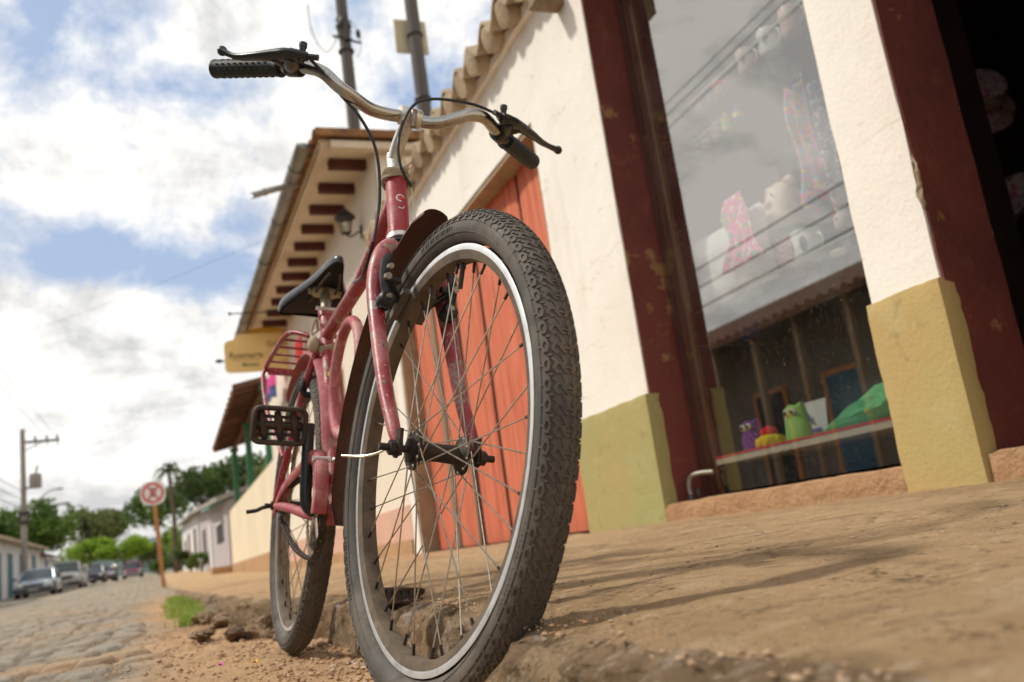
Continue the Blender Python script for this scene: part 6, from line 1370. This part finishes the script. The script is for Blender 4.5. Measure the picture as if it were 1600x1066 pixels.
# ------------------------------------------------------------------ trees
def crown(mb, c, r, n, leaf, m, k, gap=.45, lumps=9):
    g_ = np.random.default_rng(k); c = np.array(c); r = np.array(r if hasattr(r, '__len__') else (r, r, r * .85))
    L = [(c, r * .62)]
    for i in range(lumps):
        d = nrm(g_.normal(size=3)); d[2] = abs(d[2]) * .9 - .25; L.append((c + d * r * g_.uniform(.45, .75), r * g_.uniform(.26, .46)))
    wts = np.array([l[1].prod() ** .6 for l in L]); wts /= wts.sum(); V = []; F = []
    for i in range(n):
        q = L[g_.choice(len(L), p=wts)]; d = nrm(g_.normal(size=3)); p = q[0] + d * q[1] * g_.uniform(.55, 1.08)
        if float(fbm(p[0] * 1.3 / r[0] * 2.5, (p[2] * 2 + p[1]) / r[0] * 1.6, 2, k)) < -gap * .5: continue
        a = nrm(g_.normal(size=3) + d * .4); t1 = nrm(np.cross(a, g_.normal(size=3))); t2 = np.cross(a, t1); s = leaf * g_.uniform(.6, 1.5); b0 = len(V)
        V += [p + t1 * s, p + t2 * s * .55, p - t1 * s, p - t2 * s * .55]; F.append((b0, b0 + 1, b0 + 2, b0 + 3))
    mb.put(V, F, m, False); return L
def tree(name, x, y, z, ztop, r, m, label, n=2600, leaf=.28, k=1, gap=.45, rz=None, group=None, lumps=9, trunk=.22):
    t = thing(name, label, 'tree', (x, y, z), group); h = ztop - z; rz = rz or r * .8
    b = MB(); L = crown(b, (0, 0, h - rz), (r, r, rz), n, leaf, m, k, gap, lumps); b.build('crown', m, t)
    b = MB(); b.tube(smooth_path([(0, 0, -.3), (.1, 0, (h - rz) * .4), (-.05, .05, h - rz)], 4), list(np.linspace(trunk, trunk * .45, 9)), 'bark', 10)
    for q in L[1:6]: b.tube(smooth_path([(0, 0, (h - rz) * .65), tuple((np.array([0, 0, h - rz]) + q[0]) / 2 + np.array([0, 0, -.2])), tuple(q[0])], 4), list(np.linspace(trunk * .4, trunk * .1, 9)), 'bark', 7)
    b.build('trunk', 'bark', t); return t
G_ = 'trees at the end of the street'
tree('broadleaf_tree', -11.4, 90, 1.2, 10.2, 5.0, 'leaf_mid', 'large green tree above the white house at the left edge', 9000, .20, 11, rz=3.9, group=G_, lumps=14)
tree('broadleaf_tree', -15.5, 95, 1.2, 9.0, 4.2, 'leaf_dark', 'dark tree partly cut off by the left edge of the picture', 3400, .22, 12, rz=3.6, group=G_)
tree('broadleaf_tree', -8.8, 123, 1.6, 12.2, 5.6, 'leaf_olive', 'round dark olive tree with open gaps, left of centre of the street end', 8000, .22, 13, gap=.25, rz=4.0, group=G_, lumps=14)
tree('broadleaf_tree', -7.8, 101, 1.4, 6.4, 3.3, 'leaf_lime', 'bright lime bushy tree in front of the round olive tree', 5200, .16, 14, rz=2.0, group=G_)
tree('broadleaf_tree', -3.95, 99, 1.4, 6.2, 3.1, 'leaf_lime', 'bright lime bushy tree behind the plum coloured car', 5200, .16, 15, rz=1.9, group=G_)
tree('broadleaf_tree', -11.0, 104, 1.4, 5.0, 2.4, 'leaf_mid', 'small mid green tree low between the pickup truck and the dark tree', 2000, .18, 25, rz=1.9, group=G_)
tree('broadleaf_tree', -.5, 70, .9, 8.4, 2.4, 'leaf_mid', 'narrow green tree right behind the road sign', 5000, .13, 16, rz=2.6, group=G_)
tree('broadleaf_tree', .7, 66, .9, 4.6, 1.3, 'leaf_lime', 'yellow green bush at the foot of the palm', 2200, .11, 17, rz=1.7, group=G_)
tree('broadleaf_tree', 2.4, 64, .9, 8.3, 2.9, 'leaf_dark', 'dark tree rising over the farthest house on the right', 4200, .13, 18, rz=2.2, group=G_, lumps=13)
tree('broadleaf_tree', 4.6, 60, .9, 8.6, 2.9, 'leaf_dark', 'dark tree behind the teal awning', 4200, .13, 19, rz=2.2, group=G_, lumps=13)
tree('broadleaf_tree', 6.6, 56, .9, 7.2, 2.2, 'leaf_olive', 'small olive tree seen between the green porch posts', 2200, .13, 20, rz=1.8, group=G_)
tree('broadleaf_tree', -1.5, 128, 1.6, 6.6, 3.0, 'leaf_olive', 'pale olive tree farthest up the street behind the person', 2600, .22, 21, rz=2.6, group=G_)
# palm
pt = thing('palm_tree', 'palm with drooping fronds standing above the dark trees right of the road sign', 'palm tree', (.5, 62, 1.3))
b = MB(); b.tube(smooth_path([(0, 0, -.8), (.1, 0, 3), (-.1, 0, 6.0)], 5), list(np.linspace(.16, .10, 11)), 'bark', 10)
for k in range(30): b.lathe([(.155 - .0018 * k, 0), (.165 - .0018 * k, .04), (.15 - .0018 * k, .08)], 'bark', 10, (.06 * math.sin(k * .12), 0, .2 * k))
b.build('trunk', 'bark', pt)
for f_ in range(13):
    a = 2 * PI * f_ / 13 + .2; el = R([70, 35, 12][f_ % 3]); b = MB(); Lf = 1.75; pts = []
    for i in range(9):
        t = i / 8; pts.append(np.array([math.cos(a) * Lf * t * math.cos(el) * (1 - .15 * t), math.sin(a) * Lf * t * math.cos(el) * (1 - .15 * t), 6.0 + Lf * (t * math.sin(el) + .25 * t - 1.05 * t * t)]))
    b.tube(pts, list(np.linspace(.03, .008, 9)), 'leaf_palm', 5)
    for i in range(40):
        t = .1 + .9 * i / 40; j = min(int(t * 8), 7); p = pts[j] + (pts[j + 1] - pts[j]) * (t * 8 - j); tg = nrm(pts[j + 1] - pts[j])
        for s_ in (-1, 1):
            sd = np.array([-math.sin(a), math.cos(a), 0]) * s_; e = p + sd * .32 * (1 - t * .6) + tg * .14 + np.array([0, 0, -.22]); b.put([p - tg * .018, p + tg * .018, e], [(0, 1, 2)], 'leaf_palm', False)
    b.build('frond', 'leaf_palm', pt)
# shrubs by the houses
def shrub(x, y, z, r, m, label, n=900, leaf=.06, k=40):
    t = thing('shrub', label, 'shrub', (x, y, z)); b = MB(); crown(b, (0, 0, r * .8), (r, r, r * .9), n, leaf, m, k); b.build('foliage', m, t); b = MB()
    for q in range(5): b.tube([(0, 0, -.05), (r * .4 * math.cos(q * 1.3), r * .4 * math.sin(q * 1.3), r * .9)], .02, 'bark', 5)
    b.build('stems', 'bark', t)
shrub(1.35, 40.5, .62, .55, 'leaf_mid', 'green shrub in front of the lilac house door', k=41); shrub(1.1, 47.5, .72, .45, 'leaf_dark', 'low dark shrub at the step of the farthest white house', k=42)
shrub(-.35, 58, .8, .8, 'leaf_mid', 'leafy shrub at the right kerb beyond the road sign', 1400, .08, 43); shrub(.5, 55, .8, .9, 'leaf_dark', 'dark leafy shrub against the end of the farthest white house', 1400, .08, 44)
# hill
ys = np.linspace(330, 420, 8); xs = np.linspace(-160, 120, 60); Xh, Yh = np.meshgrid(xs, ys, indexing='ij'); Zh = 3 + np.sin((Yh - 330) / 90 * PI) * (13 + 8 * fbm(Xh / 40, Xh * 0 + 2, 3, 4)); struct(grid_mesh('hill', Xh, Yh, Zh, 'hill'))
# ------------------------------------------------------------------ grass, rubble, gravel
b = MB(); g_ = np.random.default_rng(5)
for i in range(9000):
    y = 4.7 + 5.2 * g_.random() ** 1.25; ed_ = float(edge_x(np.array([y]))[0]); x = ed_ - .015 - abs(g_.normal()) * (.10 - .007 * (y - 4.7)); dens = float(fbm(np.array(x * 9.), np.array(y * 2.2), 3, 77))
    if dens < -.12 or x < ed_ - .30: continue
    h = g_.uniform(.012, .052) * (1.1 + dens); a = g_.uniform(0, 2 * PI); l_ = g_.uniform(.005, .05)
    z = gz(y) - .004; w = .0030; ca, sa = math.cos(a), math.sin(a); p = np.array([x, y, z]); q = p + [ca * l_ * .5, sa * l_ * .5, h * .65]; e = p + [ca * l_, sa * l_, h * .9]
    b.put([p + [-sa * w, ca * w, 0], p - [-sa * w, ca * w, 0], q - [-sa * w, ca * w, 0], q + [-sa * w, ca * w, 0], e], [(0, 1, 2, 3), (3, 2, 4)], 'grass', False)
struct(b.build('grass', 'grass'), 'stuff')
def rock(mb, c, r, m, k, seg=12, ring=8):
    V = []; F = []; r = np.array(r)
    for i in range(ring + 1):
        th = PI * i / ring
        for q in range(seg):
            a = 2 * PI * q / seg; d = np.array([math.sin(th) * math.cos(a), math.sin(th) * math.sin(a), math.cos(th)]); s_ = 1 + .6 * float(fbm(d[0] * 1.6 + k * 3.1 + d[2], d[1] * 1.6 + d[2] * 1.3, 3, k)) + (.22 * float(fbm(d[0] * 6 + d[2] * 4, d[1] * 6 + k, 4, k + 3)) if seg > 12 else 0); V.append(np.array(c) + d * r * s_)
    for i in range(ring):
        for q in range(seg): F.append((i * seg + q, (i + 1) * seg + q, (i + 1) * seg + (q + 1) % seg, i * seg + (q + 1) % seg))
    mb.put(V, F, m, seg > 7)
lab = ['largest dark rubble chunk just left of the rear wheel', 'flat tan rubble slab beside the rear wheel', 'broken kerb lump under the edge of the farther pavement', 'small pointed rubble stone in front of the broken kerb', 'rubble stone nearest the grass tuft', 'brown rubble stone between the grass tuft and the dark chunk', 'rubble stone half buried in the dirt strip', 'low wide rubble stone at the pavement edge']
for k, (x, y, r) in enumerate([(.285, 3.02, (.055, .07, .05)), (.345, 2.80, (.06, .05, .045)), (.27, 3.5, (.06, .11, .05)), (.19, 3.05, (.03, .04, .025)), (.16, 4.6, (.05, .08, .035)), (.20, 3.95, (.05, .08, .035)), (.10, 3.3, (.035, .05, .018)), (.24, 4.3, (.06, .10, .05))]):
    b = MB(); rock(b, (x, y, .022), (r[0] * 1.1, r[1] * 1.1, r[2] * .9), 'rock' if k % 2 else 'kerb_stone', k + 3, 34, 24); tag(b.build('rubble_stone', 'rock'), lab[k], 'stone', 'broken rubble stones at the kerb')
b = MB(); g_ = np.random.default_rng(9)
for i in range(2600):
    y = 1.2 + 3.6 * g_.random() ** 1.3; x = .37 - abs(g_.normal()) * .26; r_ = .0018 + .0042 * g_.random() ** 2 + (.006 * g_.random() if g_.random() < .035 else 0)
    if x < -.55: continue
    rock(b, (x, y, .003 + .1 * r_), (r_, r_ * g_.uniform(.8, 1.5), r_ * .62), 'pebble', i % 40, 6, 4)
for i in range(1500):
    y = .35 + 2.6 * g_.random() ** 1.3; e_ = float(edge_x(np.array([y]))[0]); x = e_ + .02 + abs(g_.normal()) * (.07 if i % 3 else .6)
    if x > 1.9: continue
    r_ = .0010 + .0026 * g_.random() ** 3 + (.003 * g_.random() if g_.random() < .02 else 0); rock(b, (x, y, float(np.interp(x, [.3, 2.0], [.106, .172])) - .001), (r_, r_ * g_.uniform(.8, 1.4), r_ * .6), 'pebble', i % 40, 5, 4)
struct(b.build('gravel', 'pebble'), 'stuff')
for nm, m, x, y, lb_ in (('paper_scrap', 'dot_pink', .10, 2.28, 'tiny pink scrap lying in the dirt strip'), ('paper_scrap', 'sign_crest', .17, 2.20, 'tiny yellow scrap lying in the dirt next to the pink one')):
    b = MB(); b.grid(lambda u, v: (x + .012 * u, y + .022 * v, .006 + .003 * math.sin(u * 5 + v * 4)), 6, 6, m); o = tag(b.build(nm, m), lb_, 'litter'); o.modifiers.new('t', 'SOLIDIFY').thickness = .001
# ------------------------------------------------------------------ sky, sun, camera
SUN = nrm(np.array([-.58, .30, .76])); elev = math.asin(SUN[2]); azim = math.atan2(SUN[0], SUN[1])
w = bpy.data.worlds.new('World'); SC.world = w; w.use_nodes = True; t = NT(w.node_tree); bg = t.n['Background']
sky = t.add('ShaderNodeTexSky', sky_type='NISHITA'); sky.sun_disc = False; sky.sun_elevation = elev; sky.sun_rotation = azim; sky.air_density = 1.1; sky.dust_density = 1.5
tc = t.add('ShaderNodeTexCoord').outputs['Generated']; sp = t.add('ShaderNodeSeparateXYZ'); t.link(tc, sp.inputs[0])
den = t.math('ADD', t.math('MAXIMUM', sp.outputs[2], 0.), .22)
cx = t.math('DIVIDE', sp.outputs[0], den); cy = t.math('DIVIDE', sp.outputs[1], den); cv = t.add('ShaderNodeCombineXYZ'); t.link(cx, cv.inputs[0]); t.link(cy, cv.inputs[1]); cv.inputs[2].default_value = SEED = 4.3
n1 = t.noise(cv.outputs[0], 1.15, 9, .60, .35); n2 = t.noise(tc, 7.5, 10, .66, .25)
n = t.math('ADD', t.math('MULTIPLY', n1, .42), t.math('MULTIPLY', n2, .58))
def spot(px, py, rad, amt):   # broad clear patch or cloud bank centred on a direction of the cloud layer
    d = t.add('ShaderNodeVectorMath', operation='DISTANCE'); t.link(cv.outputs[0], d.inputs[0]); d.inputs[1].default_value = (px, py, SEED)
    return t.math('MULTIPLY', t.ramp(d.outputs['Value'], [(0, 1), (min(1, rad), 0)], 'EASE'), amt)
for s_ in [(-.20, 1.67, .20, -.10), (-.06, 1.71, .20, -.12), (.06, 1.75, .14, -.09), (-.10, 1.11, .20, -.13), (.05, 1.25, .12, -.10), (.44, 1.18, .16, -.12), (.30, 1.02, .14, -.07), (-.15, 1.40, .20, .04), (.20, 1.42, .20, .03), (.02, 1.12, .42, -.045), (.35, 1.25, .35, -.04), (-.05, 1.66, .40, -.035), (-1.1, 1.2, .9, .10)]: n = t.math('ADD', n, spot(*s_))
low = t.ramp(sp.outputs[2], [(0, .24), (.20, .15), (.36, 0)]); n = t.math('ADD', n, low)
mask = t.ramp(n, [(.40, 0), (.455, .42), (.515, 1)])
cc = t.ramp(t.math('ADD', t.math('MULTIPLY', t.noise(cv.outputs[0], 3.4, 10, .66, .4), .5), t.math('MULTIPLY', t.noise(tc, 9., 10, .68, .5), .5)), [(.40, (.60, .615, .64)), (.53, (1.0, 1.0, 1.0))])
cloudc = t.mix(1., cc, (11.0, 10.75, 10.3), 'MULTIPLY')
skyc = t.mix(1., sky.outputs[0], (SKYM := (1.5, 1.35, 1.25)), 'MULTIPLY'); skyc = t.mix(.80, skyc, (4.2, 5.4, 7.6))
t.link(t.mix(mask, skyc, cloudc), bg.inputs['Color']); bg.inputs['Strength'].default_value = .1
sl = bpy.data.lights.new('sun', 'SUN'); sl.energy = 3.2; sl.angle = R(5); sl.color = (1, .945, .83); so = bpy.data.objects.new('sun', sl); COL.objects.link(so); so.rotation_euler = Vector(-SUN).to_track_quat('-Z', 'Y').to_euler()
cam = bpy.data.cameras.new('camera'); co = bpy.data.objects.new('camera', cam); COL.objects.link(co); SC.camera = co
F_ = 1391.392827349631; cam.sensor_width = 36; cam.lens = F_ / 1600 * 36; cam.clip_start = .02; cam.clip_end = 2000
Rw = np.array([[0.92713779, -0.34936965, -0.13548565], [-0.04791481, 0.24806544, -0.9675576], [0.37164457, 0.90355098, 0.21325086]])
co.matrix_world = Matrix([[Rw[0][i], -Rw[1][i], -Rw[2][i], (0, 0, .19914984)[i]] for i in range(3)] + [[0, 0, 0, 1]])
cam.dof.use_dof = True; cam.dof.focus_distance = 1.28; cam.dof.aperture_fstop = 5.0
vs = SC.view_settings; SC.display_settings.display_device = 'sRGB'; vs.view_transform = 'Standard'; vs.look = 'None'; vs.gamma = 1; vs.exposure = .06
SC.cycles.use_denoising = True; SC.cycles.max_bounces = 8; SC.cycles.transparent_max_bounces = 16
